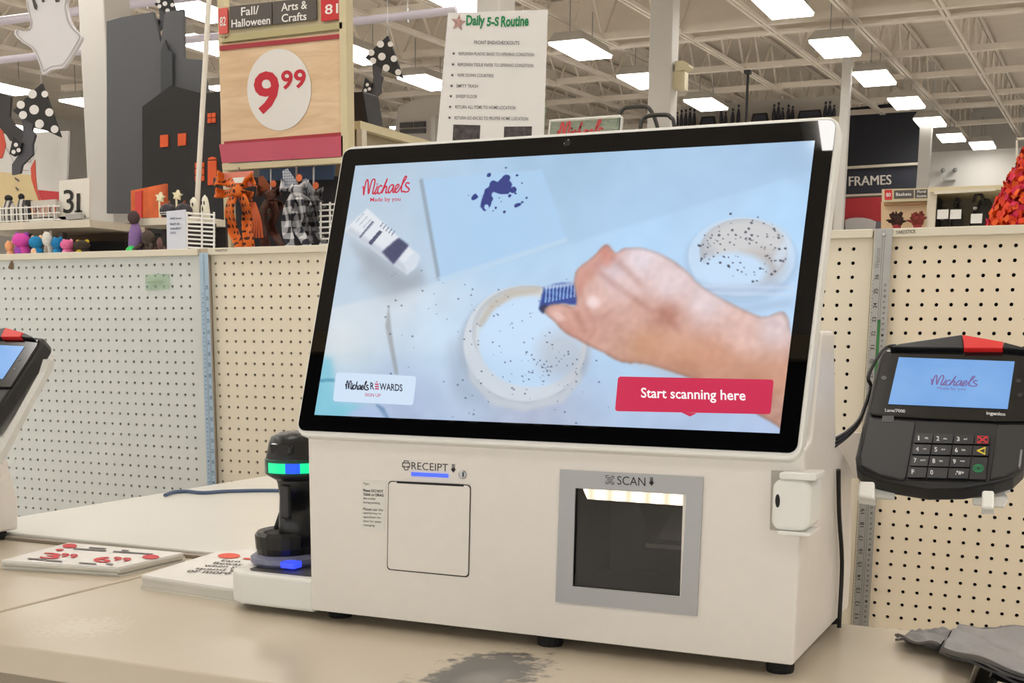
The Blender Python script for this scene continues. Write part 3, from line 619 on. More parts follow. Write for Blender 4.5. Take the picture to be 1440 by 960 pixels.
g = script(G(), P2(514, 252), P2(580, 247), P2(512, 274), SN, .03); txtp(g, 'Made by you', P2, 523.5, 277.5, 566, 276.3, 7.5, .012); part('screen_logo', g, EM('logo_red', (196, 34, 68)), so)
# ------------------------------------------------------------------ front panel details
def KPo(o): return pY(KF - o)
gap = M('panel_gap', (70, 66, 62), .8)
part('door_gap', rr_px(G(), (546, 675.6), (662.5, 681.4), (659.6, 812), (544, 800.8), 5, KPo(.0004)), gap, kiosk)
rd = G(); pl = KPo(.0005); a, b2, c_, d_ = (547.2, 677), (661.2, 682.6), (658.4, 810), (545.4, 799.4)
q_ = rr_px(G(), a, b2, c_, d_, 5, pl); rd.prism(q_.V, (0, -.0008, 0)); door = part('receipt_door', rd, plastic, kiosk, bevel=.0004)
part('receipt_slot', G().slab([(558, 676.2), (652, 680.8), (652, 684), (558, 679.2)], KPo(.0015), (0, .0008, 0)), matte_black, kiosk)
part('receipt_light', G().slab([(578, 663.6), (630, 666.2), (630, 671.6), (578, 669)], KPo(.0012), (0, .001, 0)), EM('blue_led', (70, 100, 255), 1.3), kiosk, bevel=.0003)
lk = part('key_lock', G().lathe([(.0042, -.001), (.0042, .0012), (.0034, .0016)], Yp(651, 667, KF), (0, -1, 0), 16), steel, kiosk); part('keyhole', G().slab([(650.3, 663.8), (652, 663.9), (652, 670.5), (650.3, 670.4)], KPo(.0018), (0, .0006, 0)), matte_black, lk)
g = G(); PK = KPo(.0003); txtp(g, 'RECEIPT', PK, 578.5, 649.4, 630, 652.2, 10.4, -.006)
def arrow(g, x, y, pl): 
    for k in range(3): g.poly([pl(x - 2.2, y + k * 1.8), pl(x - 2.2, y + 1.1 + k * 1.8), pl(x + 2.2, y + 1.3 + k * 1.8), pl(x + 2.2, y + .2 + k * 1.8)])
    g.poly([pl(x - 2.2, y + 5), pl(x + 2.2, y + 5.2), pl(x + 2.2, y + 7), pl(x + 4, y + 7), pl(x, y + 12), pl(x - 4, y + 6.8), pl(x - 2.2, y + 6.8)])
arrow(g, 637.5, 652.4, PK)
def oline(g, pts_, w_, pl, closed=True):
    for i in range(len(pts_) - (0 if closed else 1)):
        (x1, y1), (x2, y2) = pts_[i], pts_[(i + 1) % len(pts_)]; l_ = math.hypot(x2 - x1, y2 - y1); nx, ny = -(y2 - y1) / l_ * w_ / 2, (x2 - x1) / l_ * w_ / 2; ex, ey = (x2 - x1) / l_ * w_ / 2, (y2 - y1) / l_ * w_ / 2
        g.poly([pl(x1 + nx - ex, y1 + ny - ey), pl(x2 + nx + ex, y2 + ny + ey), pl(x2 - nx + ex, y2 - ny + ey), pl(x1 - nx - ex, y1 - ny - ey)])
oline(g, [(566, 650.5), (576, 651), (576, 656.5), (566, 656)], 1.1, PK); oline(g, [(568.2, 650), (568.2, 647.6), (574, 648), (574, 650.4)], 1., PK, False); oline(g, [(568, 655), (568.6, 659.6), (571, 660.8), (573.6, 660), (574, 655.6)], 1., PK, False)
part('receipt_lettering', g, dark_print, kiosk)
lb = part('tip_label', G().slab([(508.5, 674), (543, 676), (541.5, 747), (507.5, 744)], KPo(.0003), (0, .0002, 0)), M('label_white', (222, 219, 213), .5), kiosk)
g = G(); PK2 = KPo(.0006)
yy = 678.2
for s_, x1, bo in [('Tips:', 519, .0), (None, 4, 0), ('Please DO NOT', 539, .02), ('TEAR or DRAG', 539.5, .02), ('the receipt', 528, .0), ('during printing.', 534.5, .0), (None, 4, 0), ('Please use the', 538.5, .0), ('special key to', 536, .0), ('open/lock the', 535.5, .0), ('door for paper', 536.5, .0), ('changing.', 527.5, .0)]:
    if s_ is None: yy += x1 * .8; continue
    txtp(g, s_, PK2, 510.8, yy, x1, yy + (x1 - 510.8) * .05, 3.9, bo); yy += 5.75
part('tip_lettering', g, dark_print, lb)
# scan bezel, cavity, light bar
silver = M('silver_bezel', (172, 172, 174), .45, metal=.3)
ob = [(787.5, 660), (989, 671), (980, 866), (781, 846)]; ib = [(808.8, 686), (965.5, 695.2), (957, 839.6), (805, 824)]
g = G(); pl = KPo(.0018); A_ = [pl(*p) for p in ob]; B_ = [pl(*p) for p in ib]; g.add(A_ + B_, [(i, (i + 1) % 4, 4 + (i + 1) % 4, 4 + i) for i in range(4)])
A2 = [v + Vector((0, .0018, 0)) for v in A_]; B2 = [v + Vector((0, .0018, 0)) for v in B_]; g.add(A_ + A2, [(i, 4 + i, 4 + (i + 1) % 4, (i + 1) % 4) for i in range(4)]); g.add(B_ + B2, [((i + 1) % 4, 4 + (i + 1) % 4, 4 + i, i) for i in range(4)])
sb = part('scan_bezel', g, silver, kiosk)
cav = M('cavity_black', (11, 10, 10), .6); g = G(); D = .10
f_ = [Vector((x, KF, z)) for x, z in hl]; k_ = [v + Vector((0, D, 0)) for v in f_]
g.add(f_ + k_, [(4, 5, 6, 7), (0, 1, 5, 4), (1, 2, 6, 5), (2, 3, 7, 6), (3, 0, 4, 7)]); part('scan_cavity', g, cav, kiosk)
part('scan_mirror', G().prism([(wx0 + .055, KF + .07, wz0 + .035), (wx1 - .012, KF + .07, wz0 + .035), (wx1 - .012, KF + .095, wz1 - .02), (wx0 + .03, KF + .095, wz1 - .02)], (0, .004, 0)), M('dark_mirror', (52, 50, 48), .25), kiosk)
part('scan_shelf', G().box(wx0 + .055, wx1 - .012, KF + .05, KF + .072, wz0 + .034, wz0 + .038), M('grey_ledge', (96, 92, 88), .5), kiosk)
part('scan_sensor', G().prism([(wx0 + .06, KF + .068, wz0 + .04), (wx1 - .016, KF + .068, wz0 + .04), (wx1 - .016, KF + .083, wz0 + .075), (wx0 + .075, KF + .083, wz0 + .075)], (0, .004, 0)), black, kiosk)
gp = bpy.data.materials.new('scan_glass'); gp.use_nodes = True; MATS['scan_glass'] = gp; nt, b = nodes(gp); tb = nt.nodes.new('ShaderNodeBsdfTransparent'); tb.inputs[0].default_value = (.82, .8, .78, 1); gl = nt.nodes.new('ShaderNodeBsdfGlossy'); gl.inputs['Roughness'].default_value = .03; fz = nt.nodes.new('ShaderNodeFresnel'); fz.inputs[0].default_value = 1.45; mx = nt.nodes.new('ShaderNodeMixShader')
nt.links.new(fz.outputs[0], mx.inputs[0]); nt.links.new(tb.outputs[0], mx.inputs[1]); nt.links.new(gl.outputs[0], mx.inputs[2]); nt.links.new(mx.outputs[0], nt.nodes['Material Output'].inputs[0])
part('scan_window', G().slab(ib, KPo(-.0015), (0, .002, 0)), gp, kiosk)
lbm = EM('scan_light', (255, 238, 210), 6.); nt, b = nodes(lbm)
tc = nt.nodes.new('ShaderNodeTexCoord'); wv = nt.nodes.new('ShaderNodeTexWave'); wv.inputs['Scale'].default_value = 17; wv.wave_profile = 'SIN'; nt.links.new(tc.outputs['Object'], wv.inputs['Vector']); nt.links.new(mth(nt, 'MULTIPLY_ADD', wv.outputs['Fac'], 3.), b.inputs['Emission Strength']); nt.nodes[-1].inputs[2].default_value = 1.6
part('scan_light_bar', G().slab([(820, 687.5), (964.5, 696), (964.5, 711), (826, 701.5)], KPo(-.006), (0, .003, 0)), lbm, kiosk)
g = G(); PB = KPo(.0021); txtp(g, 'SCAN', PB, 868, 669, 907.5, 671.4, 12, -.004); arrow(g, 916.2, 671, PB)
for cx_, cy_, sx, sy in ((852, 668.6, 1, 1), (863, 669.4, -1, 1), (852, 680, 1, -1), (863, 680.8, -1, -1)): oline(g, [(cx_ + 3.4 * sx, cy_), (cx_, cy_), (cx_, cy_ + 3.4 * sy)], .9, PB, False)
for k in range(4): oline(g, [(854, 671.4 + 2.3 * k), (861, 671.9 + 2.3 * k)], .9, PB, False)
part('scan_lettering', g, dark_print, kiosk)
# side latch module on the right front corner
a_, b2 = Yp(1088, 672, 1.088), Yp(1139, 748, 1.088)
part('latch_pocket_shade', G().slab([(1084.5, 661), (1120, 662.5), (1120, 748), (1082.5, 744.5)], KPo(.0004), (0, .0003, 0)), M('pocket_shade', (176, 170, 162), .6), kiosk)  # flat sheet; the recess's shade is put into its grey
lt = part('side_latch', G().prism([Vector((x, 1.084, z)) for x, z in rrect(a_.x, b2.x, b2.z, a_.z, .009, 5)], (0, .05, 0)), plastic2, kiosk, bevel=.004, seg=3)
part('latch_tab', G().prism([Vector((x, 1.082, z)) for x, z in rrect(a_.x + .006, b2.x + .004, a_.z, a_.z + .006, .002, 3)], (0, .04, 0)), plastic2, lt, bevel=.001)
part('latch_tab', G().prism([Vector((x, 1.082, z)) for x, z in rrect(a_.x + .006, b2.x + .002, b2.z - .0035, b2.z, .0015, 3)], (0, .04, 0)), plastic2, lt, bevel=.001)
g = G(); disc(g, pY(1.0838), 1093.5, 704, 3.4, 9.5, 18); part('latch_sensor', g, matte_black, lt)
# hand-scanner tray on the left side
def zb(px, py): return Zp(px, py, .94)
tx0, tx1, ty0, ty1, tz0, tz1 = -.862, KX0 + .001, 1.105, 1.27, KB - .004, .944
g = G(); pts_ = [(tx1, ty0), (tx1, ty1), (tx0 + .03, ty1), (tx0 + .005, ty1 - .01), (tx0, ty1 - .03), (tx0 + .004, ty0 + .035), (tx0 + .012, ty0 + .012), (tx0 + .03, ty0 + .002)]
tray = part('scanner_tray', G().prism([Vector((x, y, tz0)) for x, y in pts_], (0, 0, tz1 - tz0)), plastic2, kiosk, bevel=.004, seg=3)
part('tray_well', G().prism([Vector((x, y, tz1 + .0003)) for x, y in ((tx1 - .002, ty0 + .012), (tx1 - .002, ty1 - .012), (tx0 + .03, ty1 - .012), (tx0 + .03, ty0 + .02), (tx0 + .038, ty0 + .012))], (0, 0, .0004)), M('well_grey', (62, 60, 60), .6), tray)
# cords
cord = M('black_cord', (16, 15, 15), .5)
PK3 = lambda px, py: Xp(px, py, KX1 + .004)
part('power_cord', G().tube(smooth([PK3(1179, 660), PK3(1180, 720), PK3(1184, 790), PK3(1181, 860), PK3(1180, 882)], 5), .0022, 8), cord, kiosk)
# terminal bracket
part('bracket_plate', G().slab([(1152, 645), (1166, 618), (1181, 607), (1300, 611), (1298, 676), (1157, 670)], pY(1.37), (0, .003, 0)), plastic, kiosk, bevel=.001)
part('bracket_fin', G().slab([(1155, 580), (1161, 576), (1158, 610), (1152, 640), (1149, 630)], pY(1.20), (0, .02, 0)), plastic2, kiosk, bevel=.001)
# ================================================================== hand scanner standing in its cradle
HX, HY = -.786, 1.175
def hp_(px, py): return Yp(px, py, HY)
cr = thing('scanner_cradle', 'black charging cradle with a clear lit base ring, on the kiosk side tray', 'cradle', tuple(hp_(402, 808)))
cbx = hp_(405, 800)
cxc, czc = cbx.x, .9445
part('base_ring', G().lathe([(.036, 0), (.040, .004), (.040, .009), (.034, .013)], (cxc, HY, czc), n=28, sy=1.1), M('clear_grey', (120, 124, 150), .12, spec=.8), cr, sm=False)
part('cradle_body', G().lathe([(.029, .008), (.032, .02), (.033, .034), (.03, .038), (.024, .036), (.02, .03)], (cxc, HY, czc), n=24, sy=1.25), black, cr)
part('base_light', G().box(Yp(405, 803, HY - .044).x - .009, Yp(405, 803, HY - .044).x + .009, HY - .0455, HY - .03, czc + .003, czc + .010), EM('blue_led_base', (50, 70, 255), 1.6), cr, bevel=.001)
part('cable_guide', G().prism([(cxc - .033, HY + .01, czc + .02), (cxc - .026, HY + .01, czc + .02), (cxc - .012, HY + .01, czc + .062), (cxc - .015, HY + .01, czc + .062)], (0, .03, 0)), black, cr, bevel=.001)
hs_ = thing('hand_scanner', 'black cordless barcode scanner with a green-lit head, upright in its cradle', 'barcode scanner', (cxc + .004, HY, czc + .02))
hx = hp_(419, 700).x; zt_ = hp_(419, 613).z; zn = hp_(410, 668).z
part('handle', G().lathe([(.020, 0), (.021, .02), (.019, .06), (.0185, zn - czc - .05), (.021, zn - czc - .03), (.025, zn - czc - .018)], (hx, HY, czc + .022), n=20, sy=1.15), black, hs_, sm=True)
part('trigger', G().box(hx - .006, hx + .006, HY - .028, HY - .015, zn - .045, zn - .008), M('trigger_grey', (38, 38, 40), .4), hs_, bevel=.003)
hz = zn - .004
part('head', G().lathe([(.022, 0), (.031, .006), (.0325, .014), (.0325, .022), (.0305, .03), (.0285, .041), (.0255, .048), (.016, .0525), (.002, .054)], (hx, HY, hz), n=26, sy=1.2), black, hs_, sm=True)
lr = G(); R_ = .0333
for a0, a1 in ((-112, -72), (-46, 0)):
    A_ = [math.radians(a0 + (a1 - a0) * k / 8) for k in range(9)]
    lr.add([(hx + R_ * math.cos(a), HY + R_ * 1.2 * math.sin(a), hz + .010) for a in A_] + [(hx + R_ * math.cos(a), HY + R_ * 1.2 * math.sin(a), hz + .021) for a in A_], [(k, k + 1, 10 + k, 9 + k) for k in range(8)])
part('green_light', lr, EM('green_led', (0, 232, 150), 1.25), hs_)
A_ = [math.radians(-72 + 26 * k / 5) for k in range(6)]
part('blue_light', G().add([(hx + R_ * math.cos(a), HY + R_ * 1.2 * math.sin(a), hz + .010) for a in A_] + [(hx + R_ * math.cos(a), HY + R_ * 1.2 * math.sin(a), hz + .021) for a in A_], [(k, k + 1, 7 + k, 6 + k) for k in range(5)]), EM('blue_led_head', (20, 90, 250), 1.1), hs_)
part('head_band', G().lathe([(.0325, 0), (.033, .001), (.033, .016), (.0325, .017)], (hx, HY, hz + .0075), n=26, sy=1.2), M('green_tint', (10, 70, 52), .2), hs_, sm=True)
part('scan_lens', G().box(hx - .012, hx + .016, HY - .036, HY - .02, hz + .030, hz + .042), M('lens_dark', (30, 30, 34), .08), hs_, bevel=.003)
# ================================================================== card terminal on the bracket
TO = Vector((-.1326, 1.3297, 1.157)); TR_ = Vector((1, -.003, -.017)).normalized(); TU = Vector((.014, .694, .72)).normalized(); TN = TR_.cross(TU) ; TN = -TN if TN.y > 0 else TN
def pT(w): return pN(TO + TN * w, TN)
term = thing('card_terminal', 'black card payment terminal with a lit blue screen and red tab, beside the kiosk', 'card terminal', tuple(TO - TU * .09), 'card payment terminals')
tb_ = M('terminal_black', (26, 26, 28), .45, noise=.04, scale=200, bump=.05, bscale=1500); tg_ = M('terminal_gloss', (14, 14, 17), .12, spec=.6)
outl = [(1242.5, 488), (1236, 500), (1227, 534), (1217.5, 577.5), (1208, 615), (1202.5, 640), (1204, 655), (1212, 663), (1233, 672), (1255, 677), (1305, 685), (1355, 684), (1398, 677), (1425, 669), (1440, 655), (1450, 620), (1457, 580), (1464, 534), (1466, 500), (1460, 490), (1436, 488)]
part('body', G().prism([pT(-.004)(*p) for p in outl], TN * -.023), tb_, term, bevel=.005, seg=3)
part('back_hump', G().slab([(1270, 520), (1420, 524), (1410, 640), (1250, 636)], pT(-.026), TN * -.016), tb_, term, bevel=.003)
part('upper_face', G().slab([(1246, 492), (1240, 500), (1222, 578), (1226, 583), (1300, 588), (1400, 592), (1452, 592), (1461, 506), (1455, 494)], pT(-.001), TN * -.004), tg_, term, bevel=.0015)
part('lower_face', G().slab([(1221, 587), (1288, 591), (1274, 672), (1268, 675), (1236, 668), (1210, 655), (1208, 640)], pT(-.0015), TN * -.004), tb_, term, bevel=.002)
part('lower_face', G().slab([(1402, 596), (1450, 596), (1444, 640), (1432, 660), (1412, 670), (1392, 674), (1392, 670)], pT(-.0015), TN * -.004), tb_, term, bevel=.002)
part('keypad_well', G().slab([(1286, 591.5), (1400, 595), (1390, 677), (1274, 671)], pT(-.0035), TN * -.001), M('well_black', (9, 9, 11), .5), term)
sc_ = part('terminal_screen', G().poly([pT(-.0004)(*p) for p in ((1264, 502), (1249, 568), (1417, 575), (1427, 508))]), None or EM('terminal_lcd', (112, 164, 226), 1.), term)
nt, b = nodes(MATS['terminal_lcd']); tc = nt.nodes.new('ShaderNodeTexCoord'); nz = nt.nodes.new('ShaderNodeTexNoise'); nz.inputs['Scale'].default_value = 22; nt.links.new(tc.outputs['Object'], nz.inputs['Vector']); nt.links.new(mixc(nt, nz.outputs['Fac'], lin((98, 150, 216)), lin((136, 184, 236))), b.inputs['Emission Color'])
P_ = pT(-.0002)
g = script(G(), P_(1311, 527), P_(1376, 529), P_(1308, 541), TN, .03); txtp(g, 'Made by you', P_, 1318, 543.5, 1358, 545, 5, .0); part('screen_logo', g, EM('terminal_logo', (118, 92, 150)), sc_)
g = G(); P_ = pT(-.0008); txtp(g, 'Lane/7000', P_, 1244.5, 574, 1273, 575.5, 4.6, .02); txtp(g, 'ingenico', P_, 1387, 578.2, 1414, 580, 6, .03); part('face_lettering', g, M('grey_ink', (200, 200, 202), .6), term)
hood = part('card_hood', G().slab([(1251, 488), (1264, 483), (1353, 470), (1355, 489)], pT(.004), TN * -.02), black, term, bevel=.001)
part('red_tab', G().slab([(1353.5, 470), (1411, 480), (1410, 489), (1355.5, 489)], pT(.005), TN * -.02), M('red_plastic', (226, 40, 38), .4), term, bevel=.001)
part('card_hood', G().slab([(1411.5, 480.4), (1440, 488), (1450, 492), (1410.5, 489)], pT(.004), TN * -.02), black, term, bevel=.001)
part('card_sticker', G().slab([(1241, 584), (1257, 584), (1257, 593), (1240, 593)], pT(-.0012), TN * -.0002), M('smoke_sticker', (58, 58, 60), .4), term)
for px_, py_ in ((1243, 531), (1432, 535), (1434, 555)):
    g = G(); disc(g, pT(-.0007), px_, py_, 4, 3, 14); part('touch_mark', g, M('faint_mark', (38, 38, 42), .3), term)
keym = M('key_black', (24, 25, 30), .3); keyglow = M('key_gap', (58, 58, 96), .4)
rows_ = [(609, 622), (624.5, 638), (640.5, 654.5), (656.5, 670.5)]
def kx(c_, y): return [1287.5, 1313.5, 1342, 1371, 1393][c_] - (y - 609) * [.19, .185, .165, .145, .11][c_]
legend = [[('1', 'oz.'), ('2', 'abc'), ('3', 'def')], [('4', 'ghi'), ('5', 'jkl'), ('6', 'mno')], [('7', 'pqrs'), ('8', 'tuv'), ('9', 'wxyz')], [('F', None), ('0', None), (',*#+', None)]]
inkw = M('key_ink', (214, 214, 214), .6)
PKt, PKi = pT(-.001), pT(-.0007)
for r_, (ya, yb) in enumerate(rows_):
    for c_ in range(3):
        y0_, y1_ = ya + c_ * .7, yb + c_ * .7
        ky = part('key', G().slab([(kx(c_, ya) + .9, y0_), (kx(c_ + 1, ya) - .9, y0_ + .6), (kx(c_ + 1, yb) - .9, y1_ + .6), (kx(c_, yb) + .9, y1_)], PKt, TN * -.002), keym, term)
        s_, t_ = legend[r_][c_]; g = G(); x_ = kx(c_, ya) + 3.4; wl = 4 if len(s_) == 1 else 12
        if s_ == '1': wl = 2
        if len(s_) > 1: x_ += 6
        txtp(g, s_, PKi, x_, ya + 3.2 + c_ * .7, x_ + wl, ya + 3.5 + c_ * .7, 6.4, .02)
        if t_: txtp(g, t_, PKi, x_ + 9.5, ya + 5.2 + c_ * .7, x_ + 9.5 + 1.8 * len(t_), ya + 5.5 + c_ * .7, 2.6, .02)
        part('key_legend', g, inkw, ky)
for (ya, yb), s_, mat in (((611, 624), 'x', M('key_red', (206, 28, 40), .5)), ((626.5, 640), '<', M('key_yellow', (222, 200, 40), .5)), ((642.5, 673), 'o', M('key_green', (22, 140, 84), .5))):
    ky = part('key', G().slab([(kx(3, ya) + .9, ya), (kx(4, ya), ya + .6), (kx(4, yb), yb + .6), (kx(3, yb) + .9, yb)], PKt, TN * -.002), keym, term)
    g = G(); cx_, cy_ = (kx(3, ya) + kx(4, ya)) / 2 - (2 if s_ == 'o' else 0), (ya + yb) / 2 + .4
    if s_ == 'x': oline(g, [(cx_ - 6, cy_ - 4), (cx_ + 6, cy_ + 4)], 2.2, PKi, False); oline(g, [(cx_ - 6, cy_ + 4), (cx_ + 6, cy_ - 4)], 2.2, PKi, False); oline(g, [(cx_ - 7, cy_ - 5), (cx_ + 7.5, cy_ - 4.5), (cx_ + 7, cy_ + 5), (cx_ - 7.5, cy_ + 4.5)], .8, PKi)
    elif s_ == '<': oline(g, [(cx_ + 5.5, cy_ - 4.5), (cx_ - 5, cy_ - .3), (cx_ + 5, cy_ + 4.5)], 2., PKi, False); oline(g, [(cx_ + 5.5, cy_ - 4.5), (cx_ + 5, cy_ + 4.5)], 1., PKi, False)
    else:
        for rr1 in (7., 3.8): oline(g, [(cx_ + rr1 * math.cos(a), cy_ + rr1 * .72 * math.sin(a)) for a in [2 * math.pi * k / 14 for k in range(14)]], 1.8, PKi)
    part('key_legend', g, mat, ky)
part('stylus_strip', G().slab([(1435, 632), (1438, 632), (1435, 656), (1432, 656)], pT(.0), TN * -.004), M('grey_strip', (130, 130, 132), .4), term)
# mount: back plate and two white claws
mt_ = thing('terminal_mount', 'white plastic cradle with hooked claws holding the card terminal by the kiosk', 'terminal mount', tuple(TO - TU * .1 - TN * .04), 'card terminal mounts')
part('back_plate', G().slab([(1256, 520), (1440, 524), (1420, 690), (1232, 686)], pT(-.043), TN * -.004), plastic2, mt_, bevel=.001)
for xs in (((1208, 675.5), (1230, 676.5), (1230, 700), (1206, 697)), ((1381, 688.5), (1398, 689), (1398, 714), (1380, 713.5))):
    part('claw', G().slab(list(xs), pT(.004), TN * -.006), plastic2, mt_, bevel=.002)
part('claw_base', G().slab([(1212, 678), (1256, 690), (1258, 697), (1210, 694)], pT(-.040), TN * -.008), plastic2, mt_, bevel=.001)
part('claw_arm', G().slab([(1208, 690), (1230, 692), (1230, 700), (1206, 697)], pT(.0), TN * -.012), plastic2, mt_)
part('claw_base', G().slab([(1368, 690), (1412, 688), (1418, 698), (1410, 704), (1372, 702)], pT(-.040), TN * -.008), plastic2, mt_, bevel=.001)
part('claw_arm', G().slab([(1381, 705), (1398, 706), (1398, 712), (1380, 711.5)], pT(.0), TN * -.012), plastic2, mt_)
part('claw_plate', G().slab([(1367, 700), (1412, 697), (1417, 703), (1412, 712), (1368, 708)], pT(-.022), TN * -.003), plastic2, mt_, bevel=.0008)
part('claw_plate', G().slab([(1228, 686), (1259, 691), (1257, 700), (1228, 697)], pT(-.022), TN * -.003), plastic2, mt_, bevel=.0008)
# cables from the kiosk to the terminal
for k, (dz, r_) in enumerate(((0, .0019), (7, .0016), (-6, .0017))):
    A_ = [Yp(1150, 636 + dz, 1.22), Yp(1165, 627 + dz * .9, 1.23), Yp(1190, 611 + dz * .6, 1.27), Yp(1208, 592 + dz * .4, 1.31), Yp(1217, 570 + dz * .2, 1.335), Yp(1225, 545, 1.35)]
    if k == 0: A_ += [Yp(1221, 530, 1.345), Yp(1232, 506, 1.37), Yp(1246, 489, 1.385), Yp(1260, 486, 1.39)]
    obj('terminal_cable', G().tube(smooth(A_, 5), r_, 8), cord, ('black cable looping up behind the card terminal screen', 'lowest black cable from the kiosk slot to the card terminal', 'upper short black cable from the kiosk slot to the card terminal')[k], 'cable', 'terminal cables')
# ================================================================== second kiosk and terminal to the left
DX = (-1.199, 0., 0.)
k2 = copy_tree(kiosk, DX); k2['label'] = 'white self-checkout kiosk on the far counter section, only its rear corner showing'
for ch in list(k2.children):
    if ch.name.startswith('bracket_plate'): bpy.data.objects.remove(ch)
for r_ in (term, mt_):
    c_ = copy_tree(r_, (DX[0] - .097, 0, 0))
    c_['label'] = 'black card terminal with red tab beside the far kiosk, seen over the flyers' if r_ is term else 'white cradle holding the card terminal of the far kiosk'
    if r_ is mt_:
        OFF[c_.name] = c_.location.copy()
        part('side_guard', G().slab([(70, 505), (77, 507), (75, 518), (40, 582), (4, 652), (-4, 648), (32, 582), (64, 524)], lambda px, py: Xp(px, py, -1.318), (-.012, 0, 0)), M('frosted_guard', (206, 205, 200), .3), c_)
# ================================================================== flyer stacks
flp = M('flyer_paper', (228, 226, 222), .7)
edgem = M('paper_edge', (206, 202, 192), .85, noise=.12, scale=4)
def stack(label, top, h, ncopy, jit):
    cz = CT; root = thing('flyer_stack', label, 'flyer stack', tuple(sum((Vector(p) for p in top), Vector()) / len(top) * 1.0 - Vector((0, 0, h))))
    for k in range(ncopy):
        z0, z1 = cz - .0003 + h * k / ncopy, cz + h * (k + 1) / ncopy - .0004
        dx, dy = (random.uniform(-jit, jit), random.uniform(-jit, jit)) if k < ncopy - 1 else (0, 0)
        part('page_bundle', G().prism([Vector((p.x + dx, p.y + dy, z0)) for p in top], (0, 0, z1 - z0)), edgem if k < ncopy - 1 else flp, root)
    return root
h1 = .0125; pz = pZ(CT + h1)
s1_ = stack('fanned stack of white coupon flyers with red prices, on the tan counter', [pz(2, 787), pz(96, 762.5), pz(258, 776.5), pz(166, 797)], h1, 5, .0022)
pz = pZ(CT + h1 + .0006); g = G()
fred = M('flyer_red', (206, 66, 72), .7)
for a in ((98, 767, 10.5, 3), (212, 782.5, 12, 3), (84, 772.6, 6, 1.4)): part('red_spot', disc(G(), pz, *a), fred, s1_)
for a in (('3', 62, 776, 88, 778, 8, .02, 0., -7), ('99', 88, 777, 111, 779, 5.5, .02, 0., -4), ('6', 136, 781, 160, 783, 8, .02, 0., -7), ('99', 161, 782, 186, 784, 5.5, .02, 0., -4)): part('red_price', txtp(G(), a[0], pz, *a[1:]), fred, s1_)
g = G()
for (x, y, l) in ((104, 770, 46), (160, 774, 56), (126, 768.6, 24), (172, 772.4, 10), (40, 784, 26), (66, 786.6, 22), (112, 790, 24), (150, 791.6, 10)): g.poly([pz(x, y), pz(x - 1.6, y + 1.5), pz(x - 1.6 + l, y + 1.5 + l * .07), pz(x + l, y + l * .07)])
part('fine_print', g, M('flyer_grey', (120, 116, 118), .8), s1_, kind='stuff')
h2 = .0165; pz = pZ(CT + h2)
s2_ = stack('stack of white rewards flyers tucked against the hand scanner tray', [pz(199, 807.5), pz(302, 776), pz(372, 769), pz(420, 775), pz(345, 829), pz(320, 826)], h2, 6, .0016)
pz = pZ(CT + h2 + .0006); part('red_spot', disc(G(), pz, 322, 781, 16, 3.6), M('flyer_orange', (226, 92, 70), .7), s2_); part('red_bar', G().poly([pz(344, 783.6), pz(341, 785.6), pz(380, 788), pz(383, 786)]), M('flyer_orange', (226, 92, 70)), s2_)
g = G()
for s_, x0_, x1_, y_, hh in (('Earn', 314, 340, 786.2, 2.6), ('Rewards', 303, 358, 789.4, 3.), ('when you', 290, 350, 792.8, 3.6), ('spend $', 278, 334, 796.8, 3.6), ('or more', 266, 326, 800.8, 3.)): txtp(g, s_, pz, x0_, y_, x1_, y_ + (x1_ - x0_) * .06, hh, .012, sk=-hh * 1.5)
part('black_print', g, M('flyer_ink', (70, 66, 66), .8), s2_)
# ================================================================== blue network cable on the white counter
pz = pZ(CT + .0115)
obj('network_cable', G().tube(smooth([pz(232, 696), pz(243, 692), pz(262, 690.6), pz(285, 692.5), pz(318, 690.5), pz(360, 689.4), pz(400, 689.4), pz(440, 688.6), pz(500, 690)], 5), .0032, 8), M('blue_cable', (72, 92, 126), .5), 'dull blue network cable lying across the white side counter', 'cable')
# ================================================================== grey plastic bags folded over the counter end, on a black rack
bagm = M('grey_film', (138, 136, 137), .5, noise=.10, scale=25, bump=.35, bscale=60)
rk = thing('bag_rack', 'black wire bag rack hanging at the end of the tan counter', 'bag rack', (-.02, 1.18, .5))
part('side_frame', G().tube(smooth([(-.07, 1.06, .85), (-.07, 1.3, .85), (-.07, 1.3, .55), (-.07, 1.06, .55)], 4, True), .006, 8, True), matte_black, rk)
part('rail', G().tube([(-.07, 1.09, .885), (.22, 1.09, .84)], .006, 8), matte_black, rk); part('rail', G().tube([(-.07, 1.26, .885), (.22, 1.26, .84)], .006, 8), matte_black, rk)
part('back_plate', G().box(-.082, -.072, 1.06, 1.3, .50, .885), matte_black, rk)
part('liner', G().box(-.065, .22, 1.08, 1.27, .55, .83), matte_black, rk)
def bag(px_poly, z, label, seed, nlay=1):
    r = random.Random(seed); a, b_, c_, d_ = [Zp(x, y, z) for x, y in px_poly]
    ph = [r.uniform(0, 6) for _ in range(4)]
    def f(u, v, w=0):
        p = (a * (1 - u) + b_ * u) * (1 - v) + (d_ * (1 - u) + c_ * u) * v
        return p + Vector((0, 0, .0022 * math.sin(u * 7 + ph[0]) * math.sin(v * 5 + ph[1]) + .0015 * math.sin(u * 17 + ph[2] + v * 9) + w))
    g = G(); g.grid(lambda u, v: f(u, v, .0012), 22, 14); g.grid(lambda u, v: f(u, v, -.0012), 22, 14)
    n_ = 23 * 15
    rim = [i for i in range(23)] + [22 + 23 * j for j in range(1, 15)] + [14 * 23 + i for i in range(21, -1, -1)] + [23 * j for j in range(13, 0, -1)]
    g.F += [(rim[i], rim[(i + 1) % len(rim)], n_ + rim[(i + 1) % len(rim)], n_ + rim[i]) for i in range(len(rim))]
    return obj('plastic_bag', g, bagm, label, 'plastic bag', 'folded plastic bags', sm=True)
